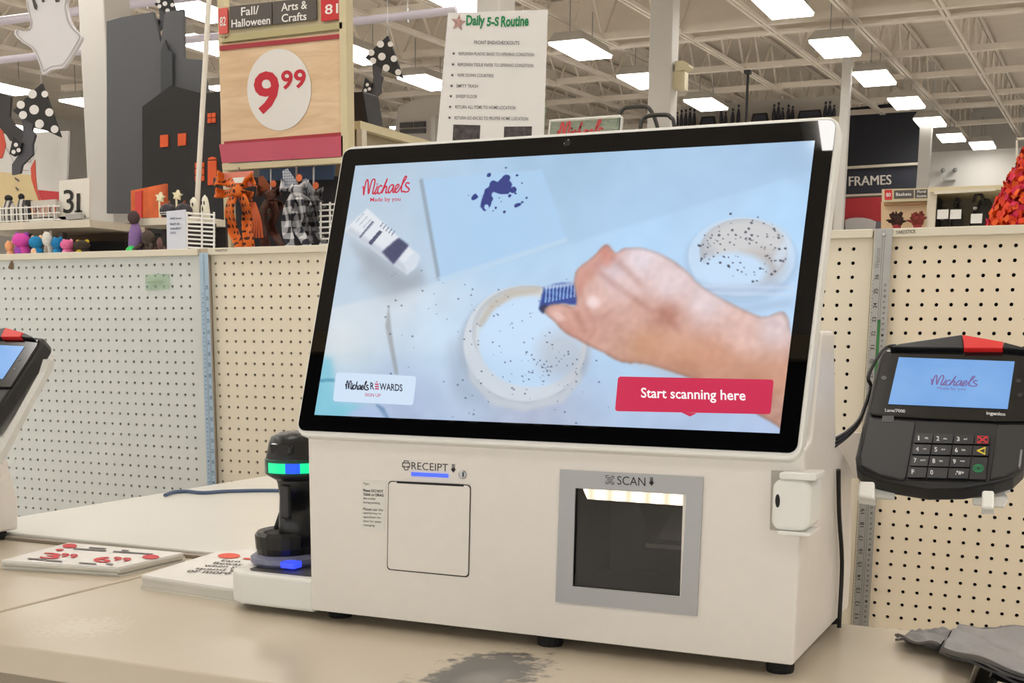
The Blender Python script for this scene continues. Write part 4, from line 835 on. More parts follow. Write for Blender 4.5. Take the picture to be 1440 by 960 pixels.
for k in range(3): bag([(1258 + k, 896 - k), (1300, 889 - k), (1344, 888 - k), (1322 - k, 909 - k)], CT + .0048 + .0046 * k, 'small grey plastic bag folded flat at the counter end', k)
for k in range(5): bag([(1320 + k * 1.5, 915 - 2 * k), (1348, 883 - k), (1470, 892 - k), (1452, 966 - 3 * k)], CT + .0052 + .0046 * k, 'large grey plastic bag stacked over the black rack at the counter end', 10 + k)
# crumpled bag hanging down under the pile
g = G().grid(lambda u, v: Vector((-.055 + .26 * u + .01 * math.sin(9 * v + 5 * u), 1.06 - .012 * math.sin(14 * u) - .02 * v + .006 * math.sin(23 * u + 9 * v), .902 - .25 * v)), 40, 24)
obj('plastic_bag', g, bagm, 'crumpled grey plastic bag hanging down from the bag rack', 'plastic bag', sm=True)
# ================================================================== notice sheet standing above the pegboard
NY = 2.44; pn = pY(NY - .001)
ns = thing('notice_sheet', 'printed white daily routine checklist sheet standing above the pegboard', 'notice', tuple(Yp(690, 320, NY)))
part('sheet', G().slab([(630, 18), (770.5, 13.5), (764, 214), (612, 222)], pY(NY), (0, .0006, 0)), paper, ns)
part('holder', G().slab([(626, 150), (768, 146), (763, 221), (610, 230)], pY(NY + .004), (0, .002, 0)), clear, ns)
part('stem', G().box(Yp(688, 300, NY).x - .012, Yp(688, 300, NY).x + .012, NY + .004, NY + .016, 1.385, Yp(688, 200, NY).z), plastic2, ns)
g = G()
for i, ch in enumerate(['Daily', '5-S', 'Routine']):
    a, b2 = ((656, 21.2, 682, 21), (685, 24, 702, 23.5), (705, 22.5, 744, 21))[i][:2], ((656, 21.2, 682, 21), (685, 24, 702, 23.5), (705, 22.5, 744, 21))[i][2:]
    txtp(g, ch, pn, a[0], a[1], b2[0], b2[1], (19, 13, 15.5)[i], .035, sk=-.8)
part('title_lettering', g, M('green_ink', (30, 132, 78), .7), ns)
g = G(); S5 = lambda cx_, cy_, r1, r2: [(cx_ + (r1 if k % 2 == 0 else r2) * math.sin(k * math.pi / 5 + .15), cy_ - (r1 if k % 2 == 0 else r2) * math.cos(k * math.pi / 5 + .15) * 1.15) for k in range(10)]
g.add([pn(644.5, 32)] + [pn(*p) for p in S5(644.5, 32, 11, 4.6)], [(0, 1 + (k + 1) % 10, 1 + k) for k in range(10)]); part('star_mark', g, M('star_ink', (178, 140, 132), .6, noise=.35, scale=220), ns)
g = G(); txtp(g, 'FRONT END/CHECKOUTS', pn, 666.5, 57, 730.5, 57.8, 5, .012)
for s_, x0_, x1_, y_ in (('REPLENISH PLASTIC BAGS TO OPENING CONDITION', 645, 751, 73), ('REPLENISH TISSUE PAPER TO OPENING CONDITION', 644, 750, 88.4), ('WIPE DOWN COUNTERS', 643, 694, 103.4), ('EMPTY TRASH', 642, 672, 118.4), ('SWEEP FLOOR', 641, 671, 133), ('RETURN ALL ITEMS TO HOME LOCATION', 640, 725, 148), ('RETURN GO-BACKS TO PROPER HOME LOCATION', 639, 742.5, 163.2)):
    txtp(g, s_, pn, x0_, y_, x1_, y_ + (x1_ - x0_) * .014, 4.6, .004)
    disc(g, pn, x0_ - 7, y_ + 2.2, 1.9, 1.9, 6)
part('checklist_lettering', g, M('grey_ink_sheet', (104, 100, 104), .8), ns)
for q_ in ([(637.5, 175), (675.5, 176), (674, 205), (636, 205)], [(709, 178), (748, 177.5), (747, 205), (708, 205)]): part('printed_photo', G().slab(q_, pY(NY - .0006), (0, .0003, 0)), M('photo_ink', (66, 58, 58), .5, noise=.6, scale=90), ns)
# ================================================================== acrylic logo sign and black tube frames behind the kiosk
AY = 3.6; pa = pY(AY)
ac = thing('acrylic_sign', 'white-framed clear acrylic sign with red script lettering, behind the kiosk display', 'sign', tuple(Yp(822, 260, AY)))
part('frame', G().tube([pa(*p) for p in ((774, 170), (872, 163.5), (875, 166), (869, 235), (766, 240))], .0045, 8, True), plastic2, ac)
part('panel', G().slab([(776, 172), (871, 166), (867, 233), (768, 238)], pY(AY + .003), (0, .003, 0)), clear, ac)
part('script_lettering', script(G(), pa(786, 172), pa(850, 168), pa(782, 200), (0, -1, 0), .04), M('sign_red', (206, 70, 76), .5), ac)
part('base', G().box(Yp(822, 260, AY).x - .1, Yp(822, 260, AY).x + .1, AY - .05, AY + .05, Yp(822, 262, AY).z, Yp(822, 240, AY).z), plastic2, ac)
stand = thing('sign_stand', 'grey steel shelf unit behind the pegboard carrying the sign and frames', 'shelf unit', (Yp(850, 262, AY).x, AY, 0))
sx_ = Yp(860, 262, AY).x; sz_ = Yp(822, 262, AY).z
part('top', G().box(sx_ - .5, sx_ + .5, AY - .2, AY + .4, sz_ - .03, sz_), cream, stand); part('body', G().box(sx_ - .48, sx_ + .48, AY - .18, AY + .38, 0, sz_ - .03), cream, stand)
for lb, pp in (('black tube frame with squared loop behind the kiosk display', [(866, 240), (870, 200), (871, 165), (876, 154), (884, 151), (906, 150), (914, 154), (922, 170), (926, 190), (930, 240)]), ('black tube frame with rounded loop in front of the white column', [(896, 240), (900, 185), (903, 170), (912, 163), (936, 161.5), (943, 165), (948, 176), (951, 240)])):
    pb = pY(AY + (.1 if 'squared' in lb else .02)); g = G().tube(smooth([pb(*p) for p in pp], 4), .006, 8); t_ = thing('tube_frame', lb, 'frame', tuple(pb(*pp[0]))); part('loop', g, M('dark_tube', (52, 50, 46), .35), t_)
    a_, b2 = pb(*pp[0]), pb(*pp[-1]); part('foot_bar', G().box(a_.x, b2.x, a_.y - .02, a_.y + .02, sz_ - .0005, sz_ + .14), M('dark_tube', (52, 50, 46), .35), t_)
# ================================================================== columns
def column(label, px0, px1, py, Y, side, mat=white_paint, extra=None):
    a = Yp(px0, py, Y); b2 = Yp(px1, py, Y); z1 = rz(HD, Y)
    return obj('column', G().box(a.x, b2.x, Y, Y + side, 0, z1), mat, label, 'column', 'painted steel columns', bevel=.01)
column('white square column behind the hanging ghost cutout and haunted house', 112, 148, 50, 8.6, .32)
column('white square column rising behind the checklist sheet', 670, 701, 5, 12., .4)
colc = column('white square column rising behind the kiosk display and tube frames', 912, 944, 100, 16., .28)
column('slim white column beside the navy frames department wall', 1181, 1194, 150, 22., .14)
column('pale column between the navy wall and the white wall', 1291, 1307, 220, 29.6, .3)
g = G(); eb = thing('emergency_light', 'cream emergency light box on the white column', 'emergency light', tuple(Yp(958, 125, 16)))
part('box', G().slab([(946, 100), (963, 100), (962.5, 125), (946, 125)], pY(16.08), (0, .15, 0)), M('old_cream', (214, 204, 170), .5), eb); part('lamp_head', G().slab([(949, 86), (961, 85), (969, 90), (968, 93), (962, 98), (949, 100.5)], pY(16.06), (0, .2, 0)), M('old_cream', (214, 204, 170), .5), eb)
# ================================================================== endcap tower with the price board
TWY = 7.; pw = lambda o=0.: pY(TWY - o)
tw = thing('endcap_tower', 'tall cream endcap with wood-grain price board reading 9.99', 'endcap', (Yp(395, 230, TWY).x, TWY, 0))
tan_fr = M('cream_frame', (206, 194, 158), .5, noise=.03, scale=6)
xl, xr = Yp(309, 130, TWY).x, Yp(481, 130, TWY).x; xr2 = Yp(490.5, 130, TWY).x
part('post', G().box(xr, xr2, TWY - .02, TWY + .06, 0, 3.45), tan_fr, tw); part('post', G().box(xl - .02, xl + .03, TWY + .03, TWY + .09, 0, 3.4), tan_fr, tw)
wood = M('pale_wood', (216, 186, 146), .55); nt, b = nodes(wood); tc = nt.nodes.new('ShaderNodeTexCoord'); mp = nt.nodes.new('ShaderNodeMapping'); mp.inputs['Scale'].default_value = (1.3, 1, 9.); nz = nt.nodes.new('ShaderNodeTexNoise'); nz.inputs['Scale'].default_value = 1.6; nz.inputs['Detail'].default_value = 3; nz.inputs['Distortion'].default_value = 1.4
nt.links.new(tc.outputs['Object'], mp.inputs['Vector']); nt.links.new(mp.outputs[0], nz.inputs['Vector']); nt.links.new(mixc(nt, nz.outputs['Fac'], lin((236, 212, 178)), lin((194, 158, 116))), b.inputs['Base Color'])
part('price_board', G().slab([(309, 62), (481, 45), (482, 196), (311, 206)], pw(), (0, .02, 0)), wood, tw)
g = G(); disc(g, pw(.004), 392.5, 126, 45, 57.5, 40); part('price_disc', g, M('disc_white', (222, 220, 216), .6), tw)
g = G(); txtp(g, '9', pw(.006), 356.5, 101.5, 392, 98.5, 60, .025, sk=1); txtp(g, '9', pw(.006), 395, 99.4, 411.5, 98, 27, .025, sk=.5); txtp(g, '9', pw(.006), 413, 98, 430, 96.4, 27, .025, sk=.5); part('price_digits', g, red_print, tw)
part('red_strip', G().slab([(309, 64.5), (479, 47.5), (479, 53.5), (309, 71)], pw(.012), (0, .01, 0)), M('strip_red', (162, 36, 48), .4), tw)
part('red_strip', G().slab([(315, 199), (484, 185.5), (484, 191), (315, 204)], pw(.012), (0, .01, 0)), M('strip_red', (162, 36, 48), .4), tw)
part('label_holder', G().slab([(308, 203), (482, 191), (482, 220), (312, 229)], pw(.02), (0, .015, 0)), M('holder_pink', (188, 74, 96), .25), tw)
part('bottom_rail', G().slab([(312, 231), (482, 221), (482, 229), (313, 239.5)], pw(.03), (0, .05, 0)), tan_fr, tw)
part('ledge', G().slab([(309, 60), (325, 49), (481, 31), (481, 40)], pw(.02), (0, .06, 0)), M('olive_ledge', (178, 168, 124), .5), tw)
part('header_board', G().slab([(306, 10), (490, -10), (490, 30), (308, 52)], pw(-.02), (0, .05, 0)), tan_fr, tw)
dg = M('header_grey', (84, 78, 74), .5); rd_ = M('header_red', (200, 40, 44), .45); wink = M('white_ink', (236, 234, 230), .6); pl = pw(.006)
for nm, q_, mt, tx in (('aisle_number_plate', [(306.5, 12), (319.5, 10.5), (320, 46.5), (308, 48)], M('header_red_pale', (214, 88, 82), .45), [('82', 309, 24, 317.5, 23, 13)]), ('header_plate', [(322.5, 9), (382, 2.5), (382.4, 34.5), (323, 41.5)], dg, [('Fall/', 339, 10.4, 364, 7.6, 12), ('Halloween', 325.5, 28, 380, 22.4, 11)]), ('header_plate', [(383.6, 2.3), (444.5, -4), (444.8, 27.5), (383.8, 34.3)], dg, [('Arts &', 395.5, 4.6, 432, .6, 11.5), ('Crafts', 396, 20, 431, 16.4, 11.5)]), ('aisle_number_plate', [(451, -4), (480.5, -8), (481, 26.5), (451.5, 30)], rd_, [('81', 457, 6.5, 475.5, 4.4, 14)])):
    hp0 = part(nm, G().slab(q_, pw(.004), (0, .01, 0)), mt, tw); g = G()
    for t in tx: txtp(g, t[0], pl, *t[1:], .012)
    part('lettering', g, wink, hp0)
# wall of dark goods under the board
part('blue_backer', G().slab([(365, 236), (470, 228), (468, 252), (365, 254)], pw(-.25), (0, .02, 0)), M('dull_blue', (66, 92, 128), .6), tw)
part('dark_backer', G().slab([(300, 250), (475, 248), (475, 380), (300, 380)], pw(-.26), (0, .02, 0)), M('navy_dark', (30, 30, 38), .7), tw)
# ------------------------------------------------------------------ ribbons
def ribbon(g, path, hw, Y, amp=.02, fold=3., sq=1.):
    P = smooth([(x, y, 0) for x, y in path], 6); n = len(P); vs = []
    for i, p in enumerate(P):
        t = (P[min(i + 1, n - 1)] - P[max(i - 1, 0)]).normalized(); nx, ny = -t.y, t.x; w = hw[0] + (hw[1] - hw[0]) * i / (n - 1)
        for k in range(5):
            s_ = (k / 4 - .5) * 2; yy = Y - amp * math.sin(i / n * fold * 3.14) - .025 * math.cos(s_ * 1.9 + i * .25); vs.append(Yp(p.x + nx * w * s_, p.y + ny * w * s_, yy))
    f = [(i * 5 + k, i * 5 + k + 1, (i + 1) * 5 + k + 1, (i + 1) * 5 + k) for i in range(n - 1) for k in range(4)]; return g.add(vs, f)
def solid(o, th=.006): 
    s_ = o.modifiers.new('thickness', 'SOLIDIFY'); s_.thickness = th; return o
def dotmat(name, bg, fg, scale, r, rnd=.25):
    mt = M(name, bg, .6); nt, b = nodes(mt); tc = nt.nodes.new('ShaderNodeTexCoord'); mp = nt.nodes.new('ShaderNodeMapping'); mp.inputs['Scale'].default_value = (1, .001, 1); vo = nt.nodes.new('ShaderNodeTexVoronoi'); vo.inputs['Scale'].default_value = scale; vo.inputs['Randomness'].default_value = rnd
    nt.links.new(tc.outputs['Object'], mp.inputs['Vector']); nt.links.new(mp.outputs[0], vo.inputs['Vector']); nt.links.new(mixc(nt, mth(nt, 'LESS_THAN', vo.outputs['Distance'], r), lin(bg), lin(fg)), b.inputs['Base Color']); return mt
odot = dotmat('orange_polka', (226, 112, 30), (60, 22, 20), 25, .3)
def gingham(name, s_, a, c_):
    mt = M(name, a, .65); nt, b = nodes(mt); tc = nt.nodes.new('ShaderNodeTexCoord'); sp = nt.nodes.new('ShaderNodeSeparateXYZ'); nt.links.new(tc.outputs['Object'], sp.inputs[0])
    f1 = mth(nt, 'GREATER_THAN', mth(nt, 'FRACT', mth(nt, 'MULTIPLY', sp.outputs[0], s_)), .5); f2 = mth(nt, 'GREATER_THAN', mth(nt, 'FRACT', mth(nt, 'MULTIPLY', sp.outputs[2], s_)), .5)
    nt.links.new(mixc(nt, mth(nt, 'MULTIPLY', mth(nt, 'ADD', f1, f2), .5), lin(a), lin(c_)), b.inputs['Base Color']); return mt
ging = gingham('navy_gingham', 13., (24, 26, 40), (216, 216, 220))
bw = thing('ribbon_bow', 'orange polka-dot ribbon bow hanging under the price board', 'bow', tuple(Yp(333, 345, 6.8)), 'ribbon bows under the price board')
for nm, pth, w_ in (('loop', [(334, 262), (318, 254), (303, 250)], (4, 11)), ('loop', [(333, 268), (316, 272), (302, 270)], (4, 7)), ('loop', [(336, 262), (348, 256), (358, 252)], (4, 11)), ('loop', [(336, 268), (348, 274), (356, 276)], (4, 7)), ('tail', [(331, 270), (322, 296), (327, 322), (334, 340), (338, 352)], (6, 7)), ('tail', [(338, 270), (346, 292), (347, 318), (351, 352)], (6, 7))):
    solid(part(nm, ribbon(G(), pth, w_, 6.82, .04), odot, bw, sm=True))
part('knot', G().ell(Yp(334, 267, 6.76), .035, .03, .04), odot, bw, sm=True); part('tag', G().slab([(327, 250), (344, 249), (340, 257), (330, 257)], pY(6.74), (0, .003, 0)), plastic2, bw)
fr2 = G()
for k in range(5): fr2.tube(smooth([Yp(352 + k * 1.5, 285, 6.82), Yp(357 + k * 2.2, 308, 6.8), Yp(352 + k * 4.2, 334, 6.82)], 4), .008, 6)
part('fringe', fr2, M('orange_cord', (196, 92, 52), .7), bw)
part('hook', G().tube([Yp(334, 262, 6.8), Yp(336, 236, 6.97)], .006, 6), steel, bw)
part('ribbon_card', G().slab([(314, 243), (356, 240), (354, 262), (318, 264)], pY(6.86), (0, .004, 0)), M('salmon_card', (226, 140, 118), .6), bw)
def gbow(label, dx, dy, sc, Y, mat, tailm):
    m_ = lambda p: (417 + (p[0] - 417) * sc + dx, 275 + (p[1] - 275) * sc + dy)
    r_ = thing('ribbon_bow', label, 'bow', tuple(Yp(417 + dx, 345, Y)), 'ribbon bows under the price board')
    for nm, pth, w_ in (('loop', [(416, 268), (404, 262), (394, 260)], (4, 9)), ('loop', [(418, 268), (428, 262), (433, 262)], (4, 9)), ('loop', [(418, 272), (430, 282), (433, 290)], (4, 6)), ('tail', [(414, 272), (404, 294), (403, 320), (410, 352)], (5, 7)), ('tail', [(420, 272), (424, 294), (417, 316), (426, 334), (436, 352)], (5, 6)), ('tail', [(417, 275), (415, 288), (411, 300)], (6, 5))):
        solid(part(nm, ribbon(G(), [m_(p) for p in pth], (w_[0] * sc, w_[1] * sc), Y, .04), mat, r_, sm=True))
    part('knot', G().ell(Yp(*m_((417, 268)), Y - .05), .035, .03, .035), mat, r_, sm=True); part('card', G().slab([m_(p) for p in ((397, 240), (404, 237), (422, 262), (398, 262))], pY(Y + .03), (0, .004, 0)), tailm, r_)
    part('hook', G().tube([Yp(*m_((417, 262)), Y), Yp(417 + dx, 229, 7.)], .006, 6), steel, r_)
    part('tag', G().lathe([(.022, 0), (.022, .004)], Yp(*m_((421, 250)), Y - .03), (0, -1, 0), 12), M('orange_tag', (214, 108, 62), .6), r_)
gbow('navy and white gingham ribbon bow hanging under the price board', 0, 0, 1., 6.8, ging, gingham('grey_check', 60., (120, 126, 140), (190, 196, 206)))
gbow('narrower dark gingham bow hanging behind the navy gingham bow', 24, 6, .8, 6.95, gingham('black_gingham', 17., (22, 22, 26), (150, 150, 154)), M('grey_card', (150, 156, 166), .6))
gbow('dark brown and black bow hanging between the orange and gingham bows', -36, 6, .9, 6.98, M('brown_ribbon', (78, 40, 26), .6, noise=.6, scale=40), M('rust_card', (150, 80, 44), .6))
wr = thing('wire_grid', 'white wire display grid beside the gingham bows', 'wire grid', tuple(Yp(456, 345, 6.9)))
for y_ in range(288, 352, 8): part('wire', G().tube([Yp(449, y_, 6.9), Yp(470, y_ - 1, 6.9)], .006, 6), plastic2, wr)
for x_ in (451, 464): part('wire', G().tube([Yp(x_, 284, 6.905), Yp(x_, 360, 6.905)], .006, 6), plastic2, wr)
# ================================================================== hanging conduits
pipem = M('lilac_pipe', (206, 200, 212), .4)
for lb, pa_, pb2, r_ in (('upper pale hanging pipe crossing behind the ghost cutout', (-60, 41), (330, -24), .042), ('lower pale hanging pipe crossing behind the endcap tower', (-60, 95), (641, 10), .036)):
    PYY = 10.5 if 'lower' in lb else 10.; a, b2 = Yp(*pa_, PYY), Yp(*pb2, PYY); b2.z = a.z = (a.z + b2.z) / 2 if 'lower' in lb else Yp(50, 23, 10).z
    t_ = thing('hanging_pipe', lb, 'pipe', tuple((a + b2) / 2)); part('pipe', G().tube([a, b2], r_, 12), pipem, t_, sm=True); L_ = (b2 - a)
    for k in range(5): p = a + L_ * (.08 + .21 * k); part('clip', G().tube([p + Vector((0, 0, -.06)), p + Vector((0, 0, .06))], .012, 6), steel, t_); part('hanger', G().tube([p, Vector((p.x, p.y, rz(HD, p.y)))], .004, 5), steel, t_)
# ================================================================== haunted house cutouts, rod
gh = thing('haunted_house_cutout', 'large grey and black haunted house cutout with orange windows', 'cutout', tuple(Yp(240, 345, 8.2)))
part('grey_castle', G().slab([(150, 30), (172, 24), (215, 17), (226, 60), (232, 17), (257, 13), (258, 82), (284, 84), (292, 132), (292, 300), (150, 300)], pY(8.3), (0, .03, 0)), M('slate_board', (92, 94, 98), .7), gh)
part('castle_spire', G().slab([(232, 56), (236, 70), (242, 74), (242, 140), (226, 140), (226, 72)], pY(8.27), (0, .02, 0)), M('slate_dark', (70, 72, 76), .7), gh)
part('black_house', G().slab([(200, 150), (240, 120), (286, 132), (318, 126), (318, 330), (200, 330)], pY(8.2), (0, .03, 0)), M('house_black', (38, 37, 38), .7), gh)
om = M('window_orange', (226, 92, 40), .6)
for q_ in ([(291.7, 159.5), (296.6, 159), (296.6, 165), (291.7, 165.4)], [(297.6, 158.9), (302.5, 158.4), (302.5, 164.4), (297.6, 165)], [(291.7, 166.6), (296.6, 166), (296.6, 172.6), (291.7, 173)], [(297.6, 166), (302.5, 165.6), (302.5, 172), (297.6, 172.5)], [(274, 229), (286.5, 228), (286.5, 235), (274, 236)], [(274, 237.5), (286.5, 236.5), (286.5, 245), (274, 245.5)], [(274, 247), (286.5, 246.4), (286.5, 254), (274, 254.5)], [(292, 226), (304, 225.5), (304, 259), (292, 260.5)], [(292, 224.5), (293, 222), (298, 220), (303, 221.5), (304, 224)], [(225, 190), (236, 189), (236, 206), (225, 207)], [(250, 188), (261, 187), (261, 204), (250, 205)]): part('window', G().slab(q_, pY(8.19), (0, .01, 0)), om, gh)
part('brace', G().box(Yp(240, 320, 8.25).x - .4, Yp(240, 320, 8.25).x + .4, 8.2, 8.5, 0, Yp(240, 328, 8.2).z), matte_black, gh)
obj('sign_rod', G().tube([Yp(294, -6, 6.6), Yp(288, 100, 6.55), Yp(282, 200, 6.5), Yp(275, 328, 6.45)], .016, 8), M('rod_white', (218, 212, 200), .4), 'thin white rod hanging beside the endcap tower', 'rod')
# ================================================================== hanging ghost hand cutout
gc = thing('ghost_cutout', 'white ghost hand shaped cutout hanging in front of the pipes', 'cutout', tuple(Yp(62, 105, 5.6)))
go = [(36, -20), (37, 2), (40, 18), (43, 30), (41, 40), (36, 43), (28, 43), (23, 41), (20, 45), (22, 51), (32, 60), (43, 67), (50, 77), (56, 92), (60, 104), (64, 103), (72, 98), (84, 96), (92, 92), (112, 60), (114, 50), (106, 42), (99, 32), (95, 20), (93, 6), (95, -4), (94, -20)]
gp_ = [(p.x, p.y) for p in smooth([(x, y, 0) for x, y in go], 3, True)]
part('board', G().slab(gp_, pY(5.6), (0, .02, 0)), M('ghost_white', (206, 204, 206), .6), gc)
def inner(p, k=.9, c_=(68, 40)): return (c_[0] + (p[0] - c_[0]) * k, c_[1] + (p[1] - c_[1]) * k)
g = G(); oline(g, [inner(p, .93) for p in gp_], 1.1, pY(5.596)); part('outline', g, M('ghost_line', (168, 162, 160), .7), gc)
for q_ in ([(44, -4), (47, -4), (52, 8), (51, 14), (48, 12), (46, 4)], [(57, -6), (62, -6), (62, 3), (59, 3)], [(76, -5), (84, -5), (83, 2), (78, 3)]): part('finger_gap', G().slab(q_, pY(5.595), (0, .004, 0)), M('ghost_dark', (76, 70, 66), .8), gc)
part('hang_wire', G().tube([Yp(66, -10, 5.62), Vector((Yp(66, -10, 5.62).x, 5.62, rz(HD, 5.6)))], .002, 5), steel, gc)
# ================================================================== hanging witch hats
hatb = M('hat_black', (28, 27, 28), .6); armm = M('arm_grey', (74, 74, 80), .6); dotw = M('dot_white', (222, 220, 218), .6)
def witch(label, mp_, Y):
    r_ = thing('witch_hat_cutout', label, 'cutout', tuple(Yp(*mp_((520, 150)), Y)), 'polka-dot witch hat cutouts')
    hat = part('hat', G().slab([mp_(p) for p in ((545, 50), (551, 66), (566.4, 110.4), (548, 102), (536, 96), (523, 88.6), (513, 81), (526, 68))], pY(Y), (0, .02, 0)), hatb, r_)
    for cx_, cy_, rr in ((535, 62, 5), (549, 62, 3.8), (537, 79.5, 5.4), (554, 82.5, 4.6), (543, 95.5, 5), (560, 101.5, 4.4), (522, 74, 4.6), (524.5, 85.5, 4.6)):
        g = G(); x_, y_ = mp_((cx_, cy_)); k_ = (mp_((cx_ + 1, cy_))[0] - x_); disc(g, pY(Y - .004), x_, y_, abs(rr * k_), abs(rr * k_), 18); part('dot', g, dotw, hat)
    part('arm', G().slab([mp_(p) for p in ((523, 87.5), (536, 95), (534, 103), (538, 108), (535, 118), (535, 130), (523, 142), (521, 151), (512, 153), (512, 141), (521, 128), (525, 109))], pY(Y + .022), (0, .02, 0)), armm, r_)
    cuff = part('cuff', G().slab([mp_(p) for p in ((513.5, 109), (523, 117), (520, 128), (514, 132), (509, 129))], pY(Y), (0, .02, 0)), hatb, r_)
    for cx_, cy_ in ((516.5, 119), (519.5, 125), (513.8, 127)):
        g = G(); x_, y_ = mp_((cx_, cy_)); k_ = (mp_((cx_ + 1, cy_))[0] - x_); disc(g, pY(Y - .004), x_, y_, abs(2.4 * k_), abs(2.4 * k_), 14); part('dot', g, dotw, cuff)
    a_ = Yp(*mp_((545, 50)), Y); part('hang_wire', G().tube([a_, Vector((a_.x, Y, rz(HD, Y)))], .0025, 5), steel, r_)
witch('black polka-dot witch hat cutout hanging right of the endcap tower', lambda p: p, 8.)
witch('black polka-dot witch hat cutout hanging near the ghost hand and poster', lambda p: (18 + (p[0] - 513) * 1.25, 156 + (p[1] - 81) * 1.25), 7.)
witch('black polka-dot witch hat cutout hanging above the haunted house roof', lambda p: (217 + (p[0] - 513) * .62, 6 + (p[1] - 81) * .62), 9.)
obj('bat_cutout', G().slab([(-14, 128), (4, 132), (15, 136), (14, 150), (13, 164), (20, 176), (34, 186), (33, 196), (30, 208), (24, 200), (14, 198), (9, 190), (2, 182), (-14, 170)], pY(7.2), (0, .02, 0)), M('bat_charcoal', (58, 56, 56), .7), 'charcoal grey scalloped bat wing cutout above the poster', 'cutout')
# black box and urn on the gondola right of the tower
GX = Yp(503, 171, 7.3).x; gz = Yp(503, 170, 7.3).z
gd_ = thing('gondola_shelf', 'cream topped brown gondola running back beside the endcap tower', 'gondola', (GX - .3, 9., 0))
part('top_rail', G().box(GX - .62, GX + .02, 7.3, 13., gz - .05, gz), tan_fr, gd_); part('side_panel', G().box(GX - .56, GX - .03, 7.36, 12.9, 0, gz - .05), M('gondola_brown', (150, 138, 112), .7), gd_)
part('end_post', G().box(GX - .01, GX + .03, 7.3, 7.36, 0, gz - .05), cream, gd_); part('brace', G().prism([(GX - .02, 7.36, gz - .5), (GX + .02, 7.36, gz - .5), (GX + .02, 12.9, gz - .5), (GX - .02, 12.9, gz - .5)], (0, 0, .03)), tan_fr, gd_)
def bxat(px0, px1, py0, py1, Y, d): a, b2 = Yp(px0, py0, Y), Yp(px1, py1, Y); return G().box(a.x, b2.x, Y, Y + d, b2.z, a.z)
a_ = Yp(491, 130, 7.5); b2 = Yp(511, 168, 7.5)
obj('black_crate', G().prism([(a_.x, 7.5, gz - .0005), (b2.x + .04, 7.5, gz - .0005), (b2.x, 7.5, a_.z), (a_.x, 7.5, a_.z)], (0, .2, 0)), M('navy_black', (20, 20, 30), .35), 'tall navy black tapered box on the gondola beside the tower', 'box', bevel=.005)
uo = Yp(537, 165, 8.); k_ = (Yp(547, 165, 8.) - Yp(537, 165, 8.)).length
obj('black_urn', G().lathe([(k_ * .6, 0), (k_ * .5, k_ * .3), (k_ * .75, k_ * .7), (k_ * .5, k_ * 1.15), (k_ * .95, k_ * 1.55), (k_ * .98, k_ * 1.7), (k_ * .3, k_ * 1.62)], (GX - .3, 8., gz - .0005), n=18), M('urn_black', (22, 21, 22), .4), 'small flared black urn on the gondola beside the tower', 'urn', sm=True)
# ================================================================== left halloween gondola
LY = 6.2; zs = Yp(60, 311, LY).z
lg = thing('halloween_shelf', 'cream shelf unit holding striped halloween goods and plush toys', 'shelf unit', (Yp(60, 330, LY).x, LY, 0))
xa, xb = Yp(-60, 311, LY).x, Yp(126, 311, LY).x
part('upper_shelf', G().box(xa, xb, LY, LY + .5, zs - .045, zs), cream, lg); zl = Yp(60, 366, LY).z
part('lower_shelf', G().box(xa, xb, LY - .12, LY + .5, zl - .04, zl), cream, lg); part('back_panel', G().box(xa, xb, LY + .5, LY + .53, 0, zs + .02), M('brown_back', (112, 90, 72), .7), lg)
part('plinth', G().box(xa, xb, LY, LY + .5, 0, zl - .04), cream, lg)
for x_ in (88, 40): a_ = Yp(x_, 330, LY + .3).x; part('divider', G().box(a_ - .02, a_ + .02, LY + .28, LY + .32, zl, zs - .045), M('divider_grey', (120, 118, 116), .6), lg)
part('dark_goods', G().box(Yp(60, 340, LY).x, xb - .05, LY + .36, LY + .48, zl, zs - .1), matte_black, lg)
# wire fence and striped bags on the upper shelf
wf = thing('wire_fence', 'white wire shelf fence along the front of the halloween shelf', 'wire fence', (Yp(40, 308, LY).x, LY, zs))
for k in range(3): part('rail', G().tube([Vector((xa, LY + .02, zs + .01 + .04 * k)), Vector((Yp(82, 308, LY).x, LY + .02, zs + .01 + .04 * k))], .004, 5), plastic2, wf)
up_ = part('upright', G().tube([Vector((xa, LY + .02, zs)), Vector((xa, LY + .02, zs + .1))], .003, 5), plastic2, wf); nx_ = int((Yp(82, 308, LY).x - xa) / .045)
for k in range(1, nx_): c_ = up_.copy(); COL.objects.link(c_); c_.location.x += .045 * k
stp = M('stripe_cloth', (200, 196, 188), .8); nt, b = nodes(stp); tc = nt.nodes.new('ShaderNodeTexCoord'); sp = nt.nodes.new('ShaderNodeSeparateXYZ'); nt.links.new(tc.outputs['Object'], sp.inputs[0]); nt.links.new(mixc(nt, mth(nt, 'GREATER_THAN', mth(nt, 'FRACT', mth(nt, 'MULTIPLY', sp.outputs[0], 28.)), .55), lin((198, 194, 186)), lin((84, 80, 80))), b.inputs['Base Color'])
